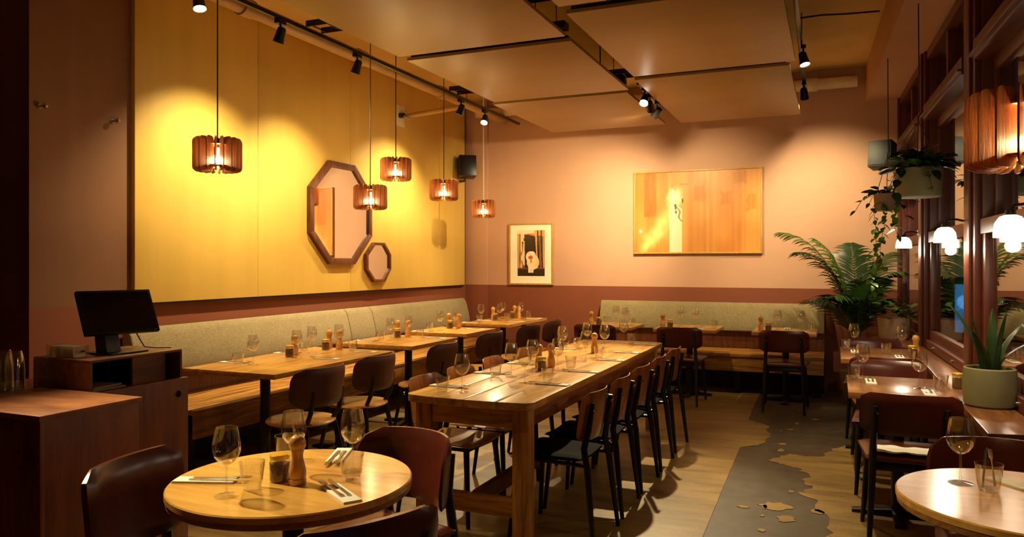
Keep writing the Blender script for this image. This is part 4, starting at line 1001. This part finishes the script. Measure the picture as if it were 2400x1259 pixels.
# snake plant
t = empty('snake_plant', (.724, 4.46, .7303), label='snake plant in a sage green pot on the window shelf', cat='potted plant')
MB().lathe([(.0005, 0), (.105, 0), (.115, .01), (.122, .09), (.116, .19), (.108, .195), (.104, .19), (.108, .09), (.09, .03), (.0005, .02)], 36).build('pot', 'pot_sage', t, smooth=True)
MB().lathe([(.0005, .165), (.104, .165)], 28).build('soil', 'soil', t)
for k, (a_, L, ln) in enumerate(((2.6, .40, .42), (1.2, .36, .10), (5.6, .34, .14), (.4, .30, .45), (4.0, .26, .4), (3.2, .30, .15), (-.3, .27, .8))):
    mb = MB(); vs_ = []; fs = []; d = Vector((math.cos(a_), math.sin(a_), 0)); c_ = Vector((-d.y, d.x, 0)); n = 8
    for i in range(n + 1):
        q = i / n; hw = .026 * (1 - q ** 3) * (.7 + .6 * q) + .0008; p = Vector((0, 0, .15)) + d * (.03 + ln * L * q * q) + Vector((0, 0, L * q * (1 - .25 * ln * q)))
        for s_, dd in ((-1, .006), (0, -.004), (1, .006)): vs_.append(p + c_ * hw * s_ + d * dd)
    for i in range(n): b_ = i * 3; fs += [(b_, b_ + 1, b_ + 4, b_ + 3), (b_ + 1, b_ + 2, b_ + 5, b_ + 4)]
    mb.add(vs_, fs).build('leaf', 'leaf_dark', t, smooth=True)
# bushy plant on the corner of the shelf
t = empty('potted_plant', (.53, 8.10, .7303), label='bushy green plant in a stone pot on the shelf by the palm', cat='potted plant')
MB().lathe([(.0005, 0), (.12, 0), (.13, .01), (.145, .20), (.137, .20), (.12, .03), (.0005, .03)], 32).build('pot', 'pot_stone', t, smooth=True)
MB().lathe([(.0005, .17), (.135, .17)], 24).build('soil', 'soil', t)
rr = random.Random(11)
for k in range(70):
    a_ = rr.uniform(0, 6.28); e_ = rr.uniform(.0, 1); r_ = rr.uniform(.02, .19) ; p = Vector((r_ * math.cos(a_), r_ * math.sin(a_), .19 + .20 * (1 - (r_ / .2) ** 2) * rr.uniform(.2, 1)))
    add_leaf(t, p, a_ - PI / 2 + rr.uniform(-.6, .6), rr.uniform(-.3, .8), rr.uniform(.7, 1.2), rr.choice(('leaf_dark', 'leaf_green', 'leaf_green')), rr.uniform(-.4, .4))
# palm
t = empty('kentia_palm', (.22, 8.72, 0), label='tall feathery palm in a pot in the corner by the windows', cat='potted plant')
MB().lathe([(.0005, 0), (.13, 0), (.165, .32), (.155, .32), (.12, .03), (.0005, .03)], 32).build('pot', 'pot_stone', t, smooth=True)
MB().lathe([(.0005, .28), (.15, .28)], 24).build('soil', 'soil', t)
def frond(az, L, rise, droop, seed, lean=.25):
    rr = random.Random(seed); d = Vector((math.cos(az), math.sin(az), 0)); c_ = Vector((-d.y, d.x, 0)); up = Vector((0, 0, 1))
    def P(q): return Vector((0, 0, .27)) + d * (L * (lean * q + .75 * q ** 2.4)) + up * (rise * q - droop * q ** 4)
    mb = MB(); pts = [P(i / 14) for i in range(15)]
    mb.tube(pts, [.009 * (1 - .8 * i / 14) for i in range(15)], 6)
    n = 26
    for i in range(n):
        q = .42 + .58 * (i + .5) / n; p = P(q); tg = (P(min(1, q + .02)) - P(q - .02)).normalized()
        for s_ in (-1, 1):
            ll = (.36 * math.sin(math.pi * (.18 + .80 * (i + .5) / n)) + .06) * rr.uniform(.85, 1.1)
            sd = (c_ * s_ * .75 + tg * .75 + up * rr.uniform(-.05, .12)).normalized(); wd = .013
            nr = sd.cross(tg).normalized(); wv = sd.cross(nr).normalized()
            vs_ = []
            for k in range(5):
                u = k / 4; q_ = p + sd * ll * u - up * (ll * .45 * u * u); hw = wd * (1, 1.1, .95, .65, .05)[k] * (.6 if k == 0 else 1)
                vs_ += [q_ - wv * hw, q_ + wv * hw]
            mb.add(vs_, [(a_, a_ + 1, a_ + 3, a_ + 2) for a_ in (0, 2, 4, 6)])
    return mb.build('frond', rr.choice(('leaf_dark', 'leaf_green')), t, smooth=True)
for k, (az, L, rise, droop, lean) in enumerate(((R(184), .86, 2.02, .50, .16), (R(197), .72, 1.80, .50, .13), (R(168), .50, 1.75, .30, .10), (R(100), .35, 1.65, .25, .1), (R(35), .50, 1.60, .30, .1), (R(-20), .50, 1.45, .35, .1), (R(-70), .45, 1.35, .30, .12), (R(-120), .50, 1.20, .35, .12), (R(60), .3, 1.3, .3, .1), (R(215), .6, 1.15, .35, .15), (R(-45), .35, 1.1, .3, .1))):
    frond(az, L, rise, droop, 40 + k, lean)
